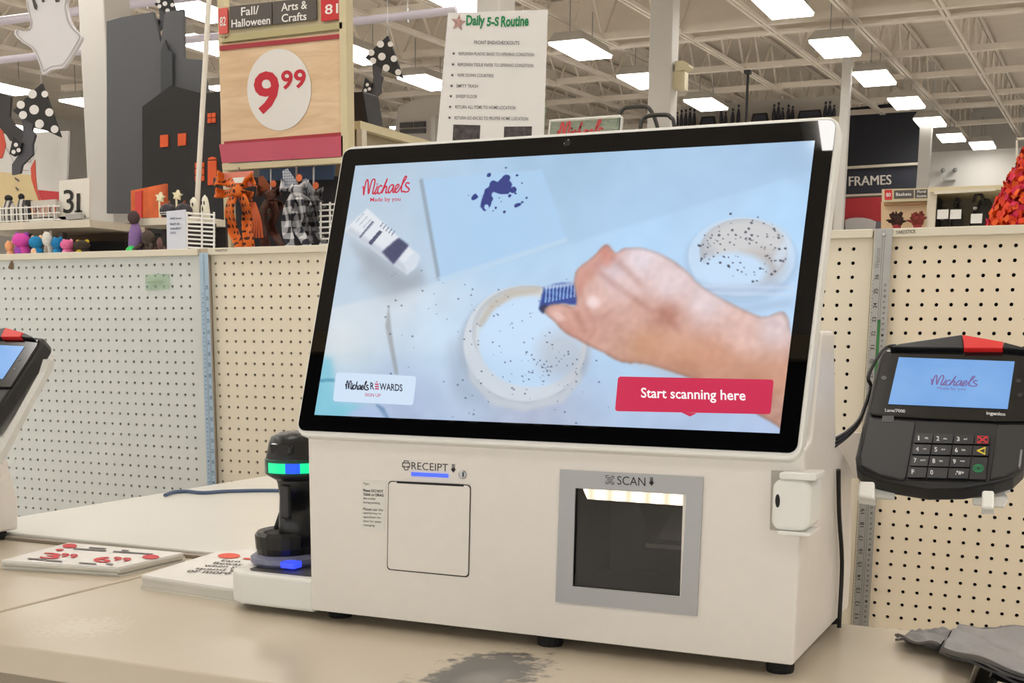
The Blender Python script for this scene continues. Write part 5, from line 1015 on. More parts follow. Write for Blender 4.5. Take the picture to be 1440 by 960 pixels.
for lb, px0, px1, py0 in (('round grey striped bag with black tie on the halloween shelf', 2, 24, 278), ('upright grey striped bag beside the spooky sign', 22, 40, 276), ('low grey striped bag at the end of the halloween shelf', -24, 4, 284)):
    a_, b2 = Yp(px0, py0, LY + .2), Yp(px1, 311, LY + .2); w_ = (b2.x - a_.x) / 2; h_ = a_.z - zs; t_ = thing('striped_bag', lb, 'bag', ((a_.x + b2.x) / 2, LY + .2, zs))
    part('pouch', G().lathe([(w_ * .8, -.0005), (w_, h_ * .25), (w_ * .95, h_ * .6), (w_ * .5, h_ * .85), (w_ * .3, h_ * .92)], ((a_.x + b2.x) / 2, LY + .2, zs), n=18, sy=.6), stp, t_, sm=True); part('tie', G().ell(((a_.x + b2.x) / 2, LY + .2, zs + h_ * .97), w_ * .45, w_ * .4, h_ * .12), matte_black, t_, sm=True)
sp_ = thing('spooky_sign', 'grey plank sign with orange spooky lettering on the halloween shelf', 'sign', tuple(Yp(60, 311, LY)))
part('plank', G().slab([(36, 283), (78, 280), (80, 306), (38, 308)], pY(LY + .1), (0, .02, 0)), M('plank_grey', (196, 190, 180), .7, noise=.06, scale=20), sp_); part('stripe_end', G().slab([(35, 281), (41, 281), (43, 308), (37, 308)], pY(LY + .09), (0, .03, 0)), matte_black, sp_)
part('stand', G().box(Yp(58, 308, LY + .1).x - .1, Yp(58, 308, LY + .1).x + .1, LY + .1, LY + .16, zs - .0005, Yp(58, 305, LY + .1).z), plastic2, sp_)
cl_ = [(204, 120, 52), (120, 70, 50), (190, 80, 50)]
for i, ch in enumerate('SPOOKY'): g = G(); txtp(g, ch, pY(LY + .095), 43 + i * 6.4, 290.6 - i * .3, 48.4 + i * 6.4, 290.3 - i * .3, 12, .02); part('letter', g, M('spooky_ink_%d' % (i % 3), cl_[i % 3], .7), sp_)
t31 = thing('date_sign', 'white sign board with large black serif 31 on the halloween shelf', 'sign', tuple(Yp(100, 311, LY)))
part('board', G().slab([(83, 254), (126, 250), (125, 306), (83, 309)], pY(LY + .14), (0, .02, 0)), M('sign_cream', (220, 216, 206), .7), t31)
g = G(); txtp(g, '3', pY(LY + .135), 89, 267, 103.5, 266, 33, .005); txtp(g, '1', pY(LY + .135), 107.5, 272, 112.5, 271.6, 26, .01); pl = pY(LY + .135); g.poly([pl(105, 296), pl(105, 298.5), pl(115.5, 298), pl(115.5, 295.5)]); part('numeral', g, M('numeral_black', (34, 32, 30), .7), t31)
part('grey_box', G().slab([(92, 302), (114, 300), (114, 307), (93, 309)], pY(LY + .1), (0, .03, 0)), M('box_grey', (176, 174, 170), .7), t31); part('foot', G().box(Yp(100, 309, LY + .14).x - .12, Yp(100, 309, LY + .14).x + .12, LY + .14, LY + .2, zs - .0005, Yp(100, 304, LY + .14).z), plastic2, t31)
# poster above
po = thing('hanging_poster', 'large poster with white, tan and red shapes and a drawn face', 'poster', tuple(Yp(50, 300, 7.6)))
py_ = lambda o: pY(7.6 - o)
part('panel', G().slab([(-30, 190), (50, 186), (96, 184), (92, 290), (-30, 296)], py_(0), (0, .02, 0)), M('poster_white', (214, 212, 208), .7), po)
part('tan_field', G().slab([(-30, 240), (3, 242), (43, 246), (56, 282), (50, 296), (-30, 300)], py_(.004), (0, .006, 0)), M('poster_tan', (212, 192, 146), .7), po)
part('red_curve', G().slab([(49, 224), (43, 236), (44, 252), (49, 268), (55, 284), (59, 292), (52, 268), (50, 248)], py_(.006), (0, .006, 0)), M('poster_red', (206, 86, 66), .7), po); part('red_curve', G().slab([(-20, 180), (3, 182), (8, 204), (3, 222), (-20, 228)], py_(.006), (0, .006, 0)), M('poster_red', (206, 86, 66), .7), po)
part('red_band', G().slab([(53, 267), (88, 270), (88, 282), (58, 284)], py_(.006), (0, .006, 0)), M('poster_crimson', (196, 62, 66), .7), po)
g = G()
for cx_, cy_ in ((29, 225), (40, 225.5)): oline(g, [(cx_ + 3.6 * math.cos(a), cy_ + 2.4 * math.sin(a)) for a in [2 * math.pi * k / 10 for k in range(10)]], .9, py_(.009))
oline(g, [(28, 240), (34, 239), (40, 240)], .8, py_(.009), False); oline(g, [(8, 206), (22, 234)], .6, py_(.009), False); oline(g, [(52, 206), (46, 224)], .6, py_(.009), False); part('drawn_face', g, M('pencil', (128, 124, 120), .8), po)
g = G()
for x_, y_, w_ in ((20, 237, 8), (21, 249, 6), (22, 262, 4)): g.poly([py_(.009)(x_, y_), py_(.009)(x_ - .4, y_ + 2.6), py_(.009)(x_ + w_ - .5, y_ + 7), py_(.009)(x_ + w_, y_ + 4)])
part('stitches', g, M('stitch_grey', (96, 92, 90), .8), po)
part('hang_wire', G().tube([Yp(0, 190, 7.61), Vector((Yp(0, 190, 7.61).x, 7.61, rz(HD, 7.6)))], .003, 5), steel, po)
# plush toys under the shelf
def plush(label, px0, px1, py0, c1, c2, Y=LY - .03):
    a_, b2 = Yp(px0, py0, Y), Yp(px1, py0, Y); w_ = (b2.x - a_.x) / 2; cx_ = (a_.x + b2.x) / 2; h_ = a_.z - zl; t_ = thing('plush_toy', label, 'plush toy', (cx_, Y, zl), 'plush toys on the lower shelf')
    m1, m2 = M('plush_%d_%d_%d' % c1, c1, .9, noise=.12, scale=60), M('plush_%d_%d_%d' % c2, c2, .9, noise=.12, scale=60)
    part('body', G().ell((cx_, Y, zl + h_ * .3), w_ * .9, w_ * .8, h_ * .302), m1, t_, sm=True); part('head', G().ell((cx_ + w_ * .05, Y - .01, zl + h_ * .73), w_, w_ * .8, h_ * .27), m1, t_, sm=True)
    for s_ in (-1, 1): part('ear', G().ell((cx_ + s_ * w_ * .62, Y, zl + h_ * .92), w_ * .3, w_ * .2, h_ * .12), m2, t_, sm=True)
    part('belly', G().ell((cx_, Y - w_ * .55, zl + h_ * .3), w_ * .5, w_ * .3, h_ * .2), m2, t_, sm=True)
for a in (('peach plush toy at the open end of the lower shelf', 9, 19, 339, (232, 168, 120), (240, 190, 150)), ('magenta plush toy with purple trim on the lower shelf', 20, 41, 328, (214, 76, 170), (150, 70, 170)), ('bright blue plush toy with peach ears beside the magenta one', 43, 60, 332, (30, 130, 184), (236, 190, 150)), ('white and grey plush toy between two blue ones', 61, 73.5, 326, (214, 212, 204), (160, 150, 140)), ('plain blue plush toy beside the pink one', 74, 88, 334, (26, 122, 178), (40, 150, 206)), ('pink plush toy near the white column', 87, 103, 337, (224, 110, 160), (236, 150, 186)), ('dark plush toy with yellow belly and rust ears by the column', 106, 126, 338, (60, 50, 44), (206, 176, 40))): plush(*a)
# ================================================================== shelf between the column and the tower
MY = 6.; zm = Yp(250, 305, MY).z; xa, xb = Yp(184, 305, MY).x, Yp(277, 305, MY).x
ms = thing('display_shelf', 'cream shelf with pumpkins and stars in front of the haunted house', 'shelf unit', ((xa + xb) / 2, MY, 0))
part('shelf', G().box(xa, xb, MY, MY + .26, zm - .04, zm), cream, ms); zn_ = Yp(250, 368, MY).z; part('lower_shelf', G().box(xa, xb, MY - .1, MY + .26, zn_ - .04, zn_), cream, ms); part('base', G().box(xa, xb, MY, MY + .26, 0, zn_ - .04), cream, ms); part('back', G().box(xa, xb, MY + .26, MY + .28, 0, zm), M('back_dark', (44, 38, 36), .8), ms)
part('poster_strip', G().slab([(184, 268), (233, 258), (233, 306), (184, 306)], pY(MY + .235), (0, .02, 0)), M('orange_print', (206, 96, 48), .7, noise=.3, scale=9), ms); part('poster_band', G().slab([(190, 270), (199, 268), (199, 306), (190, 306)], pY(MY + .225), (0, .01, 0)), M('band_red', (196, 60, 56), .6), ms)
pk = M('pumpkin_black', (38, 32, 44), .5)
def pumpkin(label, px, r_px, Y):
    c0 = Yp(px, 302, Y); r_ = (Yp(px + r_px, 302, Y) - c0).length; t_ = thing('striped_pumpkin', label, 'pumpkin', (c0.x, Y, zm), 'black pumpkins on the shelf')
    g = G(); n_, m_ = 32, 12
    for i in range(m_ + 1):
        for k in range(n_):
            ph = math.pi * i / m_; rr = r_ * math.sin(ph) * (1 + .07 * math.cos(k * 8 * 2 * math.pi / n_)) + .0005; g.V.append(Vector((c0.x + rr * math.cos(2 * math.pi * k / n_), Y + rr * math.sin(2 * math.pi * k / n_), zm + r_ * .95 * (1 - math.cos(ph)) - .001)))
    g.F = [(i * n_ + k, i * n_ + (k + 1) % n_, (i + 1) * n_ + (k + 1) % n_, (i + 1) * n_ + k) for i in range(m_) for k in range(n_)]
    part('body', g, pk, t_, sm=True); part('stem', G().tube([(c0.x, Y, zm + r_ * 1.85), (c0.x + .01, Y, zm + r_ * 2.15)], [r_ * .18, r_ * .1], 8), M('stem_rust', (150, 84, 52), .7), t_)
    for k in (.5, .72): 
        hh = r_ * k; rr = r_ * math.sqrt(max(0, 1 - (1 - k / .95) ** 2)) * 1.06; part('white_ring', G().tube([(c0.x + rr * math.cos(a), Y + rr * math.sin(a), zm + hh) for a in [2 * math.pi * q / 24 for q in range(24)]], r_ * .05, 6, True), dotw, t_)
pumpkin('black pumpkin with white rings left of the cream star', 237, 9, MY + .09); pumpkin('black pumpkin with white rings right of the cream star', 259, 9, MY + .1)
cs = M('cream_star', (232, 224, 188), .6)
for lb, cx_, cy_ in (('cream star on a stick between the two black pumpkins', 248, 274), ('cream star on a stick beside the orange print', 224, 277)):
    t_ = thing('star_pick', lb, 'star', tuple(Yp(cx_, 304, MY + .2)), 'cream star picks'); g = G().slab(S5(cx_, cy_, 6.5, 3.2), pY(MY + .2), (0, .02, 0)); part('star', g, cs, t_); a_ = Yp(cx_, cy_ + 4, MY + .21); part('stick', G().tube([(a_.x, a_.y, zm - .001), a_], .006, 6), cs, t_)
gm_ = M('ghost_cream', (226, 222, 204), .7)
for lb, cx_, w_, top in (('cream ghost figure with dark mouth beside the rod', 273, 8, 277), ('tall cream ghost figure beside the orange bow', 289, 7, 274)):
    c0 = Yp(cx_, 303, MY + .2); r_ = (Yp(cx_ + w_, 303, MY + .2) - c0).length * .8; h_ = Yp(cx_, top, MY + .2).z - zm; t_ = thing('ghost_figure', lb, 'figurine', (c0.x, MY + .2, zm), 'cream ghost figures')
    part('body', G().lathe([(r_, -.001), (r_ * .95, h_ * .3), (r_ * .8, h_ * .65), (r_ * .55, h_ * .88), (r_ * .1, h_)], (c0.x, MY + .2, zm), n=16), gm_, t_, sm=True)
    for s_ in (-1, 1): part('eye', G().ell((c0.x + s_ * r_ * .3, MY + .2 - r_ * .72, zm + h_ * .66), r_ * .14, r_ * .14, h_ * .09), matte_black, t_)
    part('mouth', G().ell((c0.x, MY + .2 - r_ * .86, zm + h_ * .4), r_ * .16, r_ * .12, h_ * .13), matte_black, t_)
hb = thing('heading_sign', 'small white upright sign with four short text lines above the pegboard', 'sign', tuple(Yp(247, 352, 4.6)))
part('card', G().slab([(234, 297), (260.5, 294.5), (261.5, 360), (235, 361)], pY(4.6), (0, .006, 0)), M('card_blue_white', (214, 218, 230), .6), hb); part('stand', G().box(Yp(248, 362, 4.6).x - .03, Yp(248, 362, 4.6).x + .03, 4.59, 4.63, 1.0, Yp(248, 356, 4.6).z), plastic2, hb); part('pedestal', G().box(Yp(248, 362, 4.6).x - .15, Yp(248, 362, 4.6).x + .15, 4.5, 4.8, 0, 1.0), cream, hb)
g = G(); pl = pY(4.597); txtp(g, 'Add your', pl, 239, 305.4, 255.5, 304.8, 4, .02); txtp(g, 'heart to', pl, 239, 312.6, 252.5, 312, 4, .02); txtp(g, 'trending', pl, 239.2, 319.4, 254.6, 318.8, 4.6, .02); txtp(g, '50%.', pl, 239.4, 325.8, 248, 325.4, 3, .01); part('lettering', g, M('blue_ink', (70, 88, 112), .7), hb)
# basket of wires, stuffed creature and gnome
wbk = thing('wire_basket', 'white wire basket hanging under the display shelf beside the card sign', 'wire basket', tuple(Yp(286, 352, MY - .12)))
for y_ in range(300, 366, 6): part('wire', G().tube([Yp(262, y_ - .5, MY - .12), Yp(302, y_ + 2, MY - .12)], .0055, 6), plastic2, wbk)
for x_ in (263, 284, 301): part('upright', G().tube([Yp(x_, 298, MY - .125), Yp(x_, 366, MY - .125)], .0055, 6), plastic2, wbk)
part('dark_lining', G().slab([(264, 314), (301, 314), (301, 366), (264, 366)], pY(MY - .03), (0, .02, 0)), M('lining_dark', (34, 24, 24), .8), wbk)
for lb, c0_, rx_, ry_, c1 in (('shaggy dark brown stuffed creature on the lower shelf', (212, 332), 11, 22, (74, 62, 54)), ('brown stuffed bundle with wine red band beside the card sign', (229, 340), 5, 16, (112, 84, 80))):
    c0 = Yp(*c0_, MY - .02); rx = (Yp(c0_[0] + rx_, c0_[1], MY - .02) - c0).length; rz_ = (c0.z - zn_) * .62; t_ = thing('stuffed_creature', lb, 'stuffed toy', (c0.x, MY - .02, zn_), 'stuffed creatures')
    mm = M('fur_%d' % c1[0], c1, .95, noise=.35, scale=40, bump=.8); part('body', G().ell((c0.x, MY - .02, zn_ + rz_ * .66), rx, rx * .8, rz_ * .66), mm, t_, sm=True); part('head', G().ell((c0.x + rx * .1, MY - .05, zn_ + rz_ * 1.45), rx * .75, rx * .65, rz_ * .5), mm, t_, sm=True)
    for s_ in (-1, 1): part('arm', G().tube([(c0.x + s_ * rx * .6, MY - .06, zn_ + rz_ * 1.1), (c0.x + s_ * rx * 1.05, MY - .1, zn_ + rz_ * .7), (c0.x + s_ * rx * .8, MY - .13, zn_ + rz_ * .3)], [rx * .22, rx * .2, rx * .16], 8), mm, t_, sm=True)
gn = thing('gnome_figure', 'small purple figure with bright green feet beside the white column', 'figurine', tuple(Yp(191, 355, MY - .04)))
c0 = Yp(191, 335, MY - .04); part('body', G().lathe([(.03, 0), (.045, .03), (.04, .1), (.02, .16)], (c0.x, MY - .04, zn_ + .06), n=14), M('gnome_purple', (126, 96, 150), .7), gn, sm=True); part('head', G().ell((c0.x, MY - .05, zn_ + .25), .035, .035, .04), M('gnome_dark', (70, 52, 52), .8), gn, sm=True); part('feet', G().ell((c0.x, MY - .08, zn_ + .045), .04, .035, .046), M('gnome_green', (40, 206, 96), .5), gn, sm=True)
# ================================================================== right side: frames department
FY = 31.5
navy = M('navy_wall', (44, 46, 54), .7, noise=.03, scale=2)
struct('wall_frames', G().slab([(1193, 152), (1293, 141), (1290, 330), (1186, 330)], pY(FY), (0, .3, 0)), navy)
g = thing('frames_sign', 'navy department sign with white slab lettering reading frames', 'sign', tuple(Yp(1240, 274, FY - .2)))
part('board', G().slab([(1190, 237), (1290.5, 231.5), (1289, 270), (1188, 274)], pY(FY - .2), (0, .15, 0)), M('navy_sign', (52, 54, 66), .6), g); part('top_trim', G().slab([(1188, 234), (1292, 228), (1292, 231.5), (1188, 237.5)], pY(FY - .3), (0, .3, 0)), M('trim_cream', (224, 216, 196), .5), g); part('bottom_trim', G().slab([(1187, 273.5), (1290, 269.5), (1290, 272.5), (1187, 276.5)], pY(FY - .3), (0, .3, 0)), M('trim_cream', (224, 216, 196), .5), g)
h_ = G(); txtp(h_, 'FRAMES', pY(FY - .22), 1193.5, 248.2, 1253, 245.6, 13.4); pl = pY(FY - .22)
txtp(h_, 'FRAMES', pY(FY - .221), 1194.3, 248.2, 1253.8, 245.6, 13.4); part('lettering', h_, M('sign_white', (236, 232, 222), .6), g)
rs = thing('red_wall_sign', 'red wall panel with pale arch below the frames sign', 'sign', tuple(Yp(1214, 320, FY - .4)))
part('panel', G().slab([(1186, 279), (1244, 276.5), (1243, 326), (1185, 326)], pY(FY - .4), (0, .1, 0)), M('panel_red', (198, 56, 64), .6), rs); part('grey_base', G().slab([(1184, 311), (1244, 311), (1244, 330), (1184, 330)], pY(FY - .45), (0, .05, 0)), M('base_grey', (120, 116, 122), .6), rs)
part('arch', G().slab([(1188.5, 330), (1188.5, 309), (1194, 307), (1203, 305.8), (1214, 306), (1224, 308), (1231, 311), (1229, 330)], pY(FY - .6), (0, .12, 0)), M('arch_white', (212, 208, 206), .6), rs)
# white room wall right of the navy wall, with emergency lamps
struct('wall_stockroom', G().slab([(1306, 214), (1470, 206), (1470, 330), (1305, 330)], pY(36.8), (0, .2, 0)), M('stock_white', (222, 219, 212), .7))
em = thing('twin_lamp', 'twin-headed emergency lamp on the white stockroom wall', 'emergency light', tuple(Yp(1335, 256, 36.7)))
for x_, y_ in ((1326, 239.5), (1343, 239)): part('lamp_head', G().ell(Yp(x_, y_, 36.65), .06, .08, .06), steel, em, sm=True)
part('bar', G().slab([(1327, 252.5), (1343, 252), (1343, 254.4), (1327, 255)], pY(36.65), (0, .12, 0)), M('bar_grey', (150, 146, 140), .6), em); part('wire', G().tube([Yp(1326, 240, 36.7), Yp(1327, 253, 36.7)], .012, 5), steel, em)
# baskets endcap
BY = 12.; pb = lambda o=0.: pY(BY - o)
be = thing('basket_endcap', 'cream endcap with grey header plates and dried bundles, above the pegboard', 'endcap', (Yp(1275, 320, BY).x, BY, 0))
part('header_rail', G().slab([(1240, 266), (1311, 264), (1310, 282), (1240, 284)], pb(), (0, .05, 0)), tan_fr, be); x0_, x1_ = Yp(1304, 290, BY).x, Yp(1312, 290, BY).x; part('post', G().box(x0_, x1_, BY - .03, BY + .03, 0, Yp(1308, 263, BY).z), cream, be); part('back_board', G().slab([(1239, 284), (1304, 282), (1304, 360), (1239, 360)], pb(-.1), (0, .03, 0)), M('peach_board', (226, 198, 160), .6), be); part('under_header_rail', G().slab([(1243, 285.5), (1304, 283), (1304, 287), (1243, 289)], pb(-.02), (0, .06, 0)), M('brown_rail', (160, 122, 82), .6), be)  # brown rail runs just below the header plates
for nm, q_, mt, tx in (('aisle_number_plate', [(1244, 267), (1254.5, 266.6), (1254.5, 280.6), (1244, 281)], M('header_red', (200, 40, 44)), [('80', 1246, 271, 1252.6, 270.8, 5.6)]), ('header_plate', [(1257, 267.6), (1285, 266.6), (1285, 278.6), (1257, 279.6)], M('header_grey', (84, 78, 74)), [('Baskets', 1260, 271, 1281.5, 270.4, 4.4)]), ('header_plate', [(1286.5, 266.6), (1304, 266), (1304, 278), (1286.5, 278.6)], M('header_grey', (84, 78, 74)), [('Floral', 1290, 267.6, 1302, 267.2, 3.6), ('Accents', 1289, 273.6, 1303, 273.2, 3.6)])):
    hp0 = part(nm, G().slab(q_, pb(.004), (0, .01, 0)), mt, be); g = G()
    for t in tx: txtp(g, t[0], pb(.006), *t[1:], .012)
    part('lettering', g, wink, hp0)
pl = pb(.006)
part('base', G().box(Yp(1240, 330, BY).x, x1_, BY - .3, BY + .1, 0, Yp(1270, 336, BY).z), cream, be); zb_ = Yp(1270, 336, BY).z
for lb, cx_, c1, dx in (('dark brown dried grass bundle in the basket endcap', 1262, (58, 36, 28), 0), ('rust red dried bundle in the basket endcap', 1291, (120, 48, 42), 0)):
    t_ = thing('dried_bundle', lb, 'dried bundle', tuple(Yp(cx_, 336, BY - .15)), 'dried bundles'); mm = M('dried_%d' % c1[0], c1, .95, noise=.5, scale=30); c0 = Yp(cx_, 304, BY - .15); r_ = (Yp(cx_ + 10.5, 310, BY - .15) - c0).length; g = G(); R_ = random.Random(c1[0])
    for k in range(46): a = R_.uniform(0, 6.28); e = R_.uniform(-.3, 1.2); d = Vector((math.cos(a) * math.cos(e), math.sin(a) * math.cos(e) * .6, math.sin(e))); g.tube([c0 - Vector((0, 0, .05)) + d * r_ * .2, c0 - Vector((0, 0, .03)) + d * r_ * R_.uniform(.8, 1.25)], [.02, .006], 5)
    g.ell(c0 - Vector((0, 0, .04)), r_ * .7, r_ * .6, r_ * .75); part('stalks', g, mm, t_); part('wrap', G().lathe([(r_ * .4, 0), (r_ * .5, c0.z - zb_ - .06)], (c0.x, BY - .15, zb_), n=12), M('wrap_red', (150, 40, 50), .6), t_)
# tan shelving bay with black bags
SY = 9.; sh_ = thing('bag_shelving', 'tan framed shelf bay of black bags beside the pom-pom tree', 'shelf unit', (Yp(1350, 320, SY).x, SY, 0))
xa, xb = Yp(1306, 290, SY).x, Yp(1470, 290, SY).x; zt_ = Yp(1350, 262, SY).z; zf = Yp(1350, 330, SY).z
part('top', G().box(xa, xb, SY, SY + .6, zt_ - .03, zt_), tan_fr, sh_); part('back', G().box(xa, xb, SY + .58, SY + .62, 0, zt_ - .03), M('back_tan', (150, 144, 128), .7), sh_); part('shelf', G().box(xa, xb, SY, SY + .58, zf - .04, zf), tan_fr, sh_); part('rail', G().slab([(1313, 268.5), (1400, 264), (1400, 268), (1313, 273)], pY(SY - .01), (0, .03, 0)), cream, sh_); part('post', G().box(xa - .005, xa + .04, SY + .05, SY + .09, 0, zt_ - .03), cream, sh_); part('side', G().box(xa, xa + .02, SY + .1, SY + .58, 0, zt_ - .03), M('side_dark', (58, 54, 50), .7), sh_)
for lb, cx_, w_, top, tilt in (('slim black bag with white tag hanging at the dark shelf side', 1327, 7, 296, 0), ('black mesh bag with silver clasps on the tan shelf', 1345, 9, 284, 0), ('slouching black bag with a white price tag on the tan shelf', 1374, 15, 277, .2)):
    c0 = Yp(cx_, 318, SY + .25); w3 = (Yp(cx_ + w_, 318, SY + .25) - c0).length; h3 = Yp(cx_, top, SY + .25).z - zf; t_ = thing('black_bag', lb, 'bag', (c0.x, SY + .25, zf), 'black bags on the tan shelf'); bmt = M('bag_black', (44, 42, 40), .7, noise=.3, scale=25)
    part('pouch', G().lathe([(w3 * .8, -.001), (w3, h3 * .2), (w3 * .95, h3 * .6), (w3 * .6, h3 * .9), (w3 * .2, h3 * .97)], (c0.x, SY + .25, zf), (tilt, 0, 1), n=16, sy=.5), bmt, t_, sm=True); part('strap', G().tube(smooth([(c0.x - w3 * .4, SY + .2, zf + h3 * .85), (c0.x - w3 * .2, SY + .2, zf + h3 * 1.05), (c0.x + w3 * .3, SY + .2, zf + h3 * 1.02), (c0.x + w3 * .5, SY + .2, zf + h3 * .8)], 4), .012, 6), bmt, t_); q_ = Yp(cx_ + (4 if w_ > 15 else 0), 302 if w_ < 10 else 296 if w_ > 15 else 308, SY + .1); part('price_tag', G().box(q_.x - .035, q_.x + .035, SY + .05, SY + .054, q_.z - .03, q_.z + .03), plastic2, t_)
    part('clasp', G().ell((c0.x - w3 * .3, SY + .25 - w3 * .5, zf + h3 * .72), .02, .015, .02), steel, t_, sm=True)
cr_ = thing('sign_bracket', 'cream square bracket rising above the pom-pom tree', 'bracket', tuple(Yp(1432, 230, 8.))); part('upright', G().slab([(1428.5, 195), (1431, 195), (1431, 260), (1428.5, 260)], pY(8.), (0, .02, 0)), cream, cr_); part('arm', G().slab([(1428.5, 193.5), (1460, 192), (1460, 195), (1428.5, 196.5)], pY(8.), (0, .02, 0)), cream, cr_); part('lower_post', G().box(Yp(1428.5, 258, 8.).x, Yp(1431, 258, 8.).x, 8., 8.02, 0, Yp(1430, 259, 8.).z), cream, cr_)
# fluffy red, orange and pink tree behind the pegboard
FYT = 3.4; ft = thing('pom_pom_tree', 'fluffy red orange and pink ribbon tree behind the pegboard', 'decorative tree', (Yp(1462, 330, FYT).x, FYT, 1.0))
cxt = Yp(1462, 300, FYT).x; zb_, zt_ = Yp(1462, 345, FYT).z, Yp(1455, 208, FYT).z; R0, R1 = (Yp(1462, 318, FYT) - Yp(1402, 318, FYT)).length, .035
tufts = [G(), G(), G()]; R_ = random.Random(3)
for k in range(1500):
    s_ = R_.random() ** .8; a = R_.uniform(0, 6.28); z = zb_ + (zt_ - zb_) * s_; r_ = (R0 * (1 - s_) ** .85 + R1) * R_.uniform(.9, 1.02); c0 = Vector((cxt + r_ * math.cos(a), FYT + r_ * math.sin(a), z)); d = Vector((math.cos(a), math.sin(a), R_.uniform(-.5, .5))).normalized(); sd = d.cross(Vector((R_.uniform(-1, 1), R_.uniform(-1, 1), R_.uniform(-1, 1)))).normalized(); L_ = R_.uniform(.012, .022); w_ = R_.uniform(.006, .011); nn = d.cross(sd)
    tufts[k % 3].add([c0 - sd * w_ - d * L_ * .5, c0 + sd * w_ - d * L_ * .5, c0 + sd * w_ + d * L_ * .4 + nn * .005, c0 - sd * w_ + d * L_ * .4 + nn * .005, c0 + sd * w_ * .8 + d * L_ * .6 - nn * .008, c0 - sd * w_ * .8 + d * L_ * .6 - nn * .008], [(0, 1, 2, 3), (3, 2, 4, 5)])
for t_, c1 in zip(tufts, ((240, 66, 28), (214, 24, 72), (246, 96, 20))): part('ribbon_tufts', t_, M('tuft_%d' % c1[1], c1, .7), ft, kind='stuff')
part('core', G().lathe([(R0 * .9, 0), (R0 * .5, (zt_ - zb_) * .5), (R1 * .8, zt_ - zb_)], (cxt, FYT, zb_), n=20), M('tree_core', (170, 30, 40), .8), ft); part('pedestal', G().box(cxt - .12, cxt + .12, FYT - .12, FYT + .12, 0, zb_), cream, ft)
# ================================================================== far shelf of dark goods above the kiosk display, pole, dome
QY = 27.; fs = thing('far_shelving', 'long pale wall shelving of dark framed goods at the store rear', 'shelf unit', (Yp(1060, 200, QY).x, QY, 0))
za = Yp(1060, 171, QY).z; xa, xb = Yp(940, 176, QY).x, Yp(1182, 172, QY).x; part('case', G().box(xa, xb, QY, QY + .8, 0, za), M('shelf_pale', (176, 168, 154), .7), fs); part('lip', G().box(xa, xb, QY - .02, QY, za - .15, za - .001), M('trim_cream', (224, 216, 196)), fs)
obj('shelf_backboard', G().box(xa, xb, QY + .82, QY + .87, 0, za + .55), M('shelf_back', (190, 184, 174), .7), 'pale backboard rising behind the far wall shelving', 'backboard')
dk = M('goods_dark', (52, 52, 64), .6)
fr0 = None
for i, (px, w_, hp2) in enumerate(((995, 12, 15), (1068, 13, 15), (1138, 18, 15))):
    a_, b2 = Yp(px - w_, 170, QY + .3), Yp(px + w_, 170, QY + .3); h3 = (Yp(px, 160, QY) - Yp(px, 160 + hp2, QY)).length; t_ = thing('dark_canvas', 'wide dark framed canvas standing on the far wall shelving', 'canvas', ((a_.x + b2.x) / 2, QY + .3, za), 'dark canvases on the far shelving')
    part('frame', G().prism([(a_.x, QY + .3, za), (b2.x, QY + .3, za), (b2.x - .05, QY + .3, za + h3), (a_.x + .05, QY + .3, za + h3)], (0, .08, 0)), matte_black, t_); part('picture', G().prism([(a_.x + .04, QY + .295, za + .03), (b2.x - .04, QY + .295, za + .03), (b2.x - .08, QY + .295, za + h3 - .03), (a_.x + .08, QY + .295, za + h3 - .03)], (0, .006, 0)), dk, t_)
v0 = None; R_ = random.Random(5)
for px in list(range(952, 982, 6)) + [1014, 1020, 1030, 1038, 1088, 1094, 1100, 1108, 1114, 1160, 1166, 1172]:
    c0 = Yp(px, 172, QY + .4); s_ = R_.uniform(.8, 1.2)
    if v0 is None:
        v0 = thing('dark_vase', 'slim dark vase standing on the far wall shelving', 'vase', (c0.x, QY + .4, za), 'slim vases on the far shelving'); part('body', G().lathe([(.032, 0), (.045, .1), (.04, .2), (.018, .3), (.026, .36)], (c0.x, QY + .4, za), n=10), dk, v0, sm=True); part('neck_ring', G().lathe([(.018, .29), (.026, .3), (.018, .31)], (c0.x, QY + .4, za), n=10), steel, v0)
    else: c_ = copy_tree(v0); c_.location = (c0.x, QY + .4, za); c_.scale = (1, 1, s_)
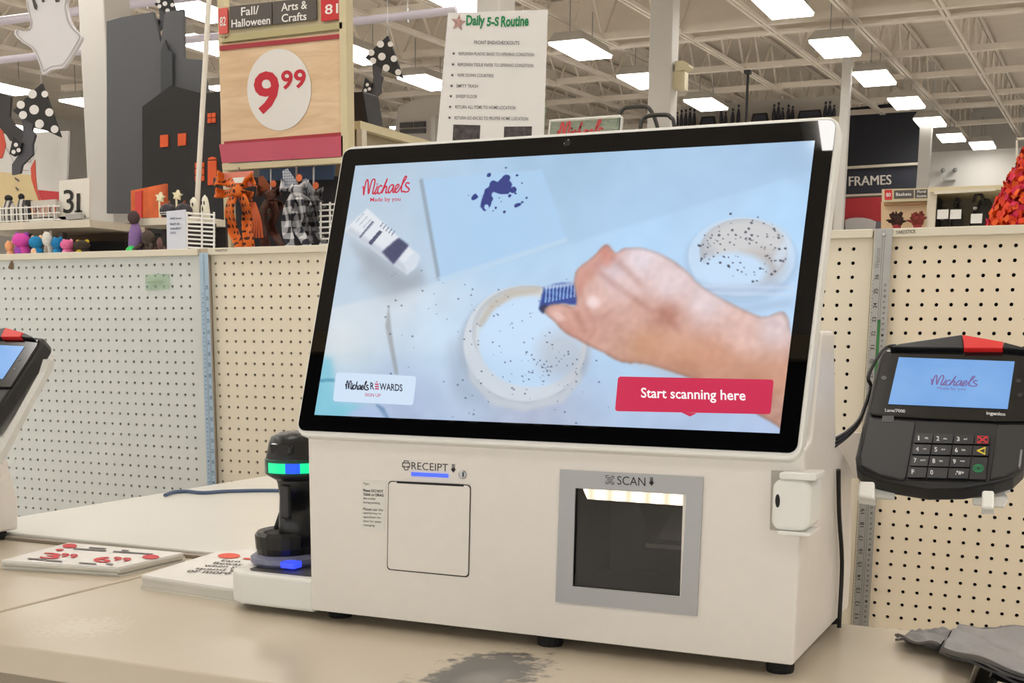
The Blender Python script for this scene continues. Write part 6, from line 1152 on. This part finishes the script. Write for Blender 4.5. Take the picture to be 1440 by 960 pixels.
pl_t = thing('camera_pole', 'thin black pole with a small camera head above the kiosk display', 'pole', tuple(Yp(1053, 200, 9.))); a_, b2 = Yp(1052, 100, 9.), Yp(1053.5, 230, 9.); part('pole', G().tube([Vector((a_.x, 9., 0)), Vector((a_.x, 9., a_.z))], .009, 8), matte_black, pl_t); part('camera_head', G().slab([(1046, 98.5), (1054.5, 97.5), (1054.5, 103), (1046, 103)], pY(8.98), (0, .05, 0)), matte_black, pl_t)
# left far wall windows and office
w_ = thing('office_block', 'pale raised office wall with dark window strips at the store side', 'office', (Yp(600, 200, 24.).x, 24., 0)); part('wall', G().slab([(560, 150), (640, 118), (640, 260), (545, 260)], pY(24.), (0, .3, 0)), M('office_wall', (198, 192, 184), .7), w_); part('post', G().slab([(606, 165), (612, 165), (612, 260), (605, 260)], pY(23.8), (0, .2, 0)), white_paint, w_)
for q_ in ([(562, 172.5), (579, 171.5), (579, 179), (562, 180)], [(581, 171.4), (598, 170.4), (598, 178), (581, 179)], [(562, 182), (598, 180), (598, 187), (562, 188)], [(613, 170), (618, 169.6), (618, 185), (613, 185.4)]): part('window', G().slab(q_, pY(23.96), (0, .05, 0)), M('window_dark', (82, 78, 78), .3), w_)
part('lower_wall', G().box(Yp(545, 250, 24.).x, Yp(640, 250, 24.).x, 24., 24.3, 0, Yp(600, 250, 24.).z), M('office_wall', (198, 192, 184)), w_)
# ================================================================== front-end header behind the photographer (seen mirrored in the glass)
hd_ = thing('checkout_header', 'grey overhead header board with pale checkout lettering', 'sign', (-2., -2., 2.85))
part('board', G().box(-6., 2.2, -2.06, -2.0, 2.5, 3.47), M('header_dark', (48, 47, 46), .7), hd_); part('top_band', G().box(-6., 2.2, -2.07, -1.98, 3.47, 3.585), M('header_cream', (224, 206, 158), .6), hd_)
g = G(); txt(g, 'CHECKOUT', (-1.72, -1.995, 3.335), (-3.2, -1.995, 3.335), (-1.72, -1.995, 3.125), .02); part('lettering', g, M('header_letters', (236, 234, 230), .6), hd_)
for x_ in (-5., 1.5): part('hanger', G().tube([(x_, -2.03, 3.58), (x_, -2.03, rz(HD, -2.))], .01, 6), steel, hd_)
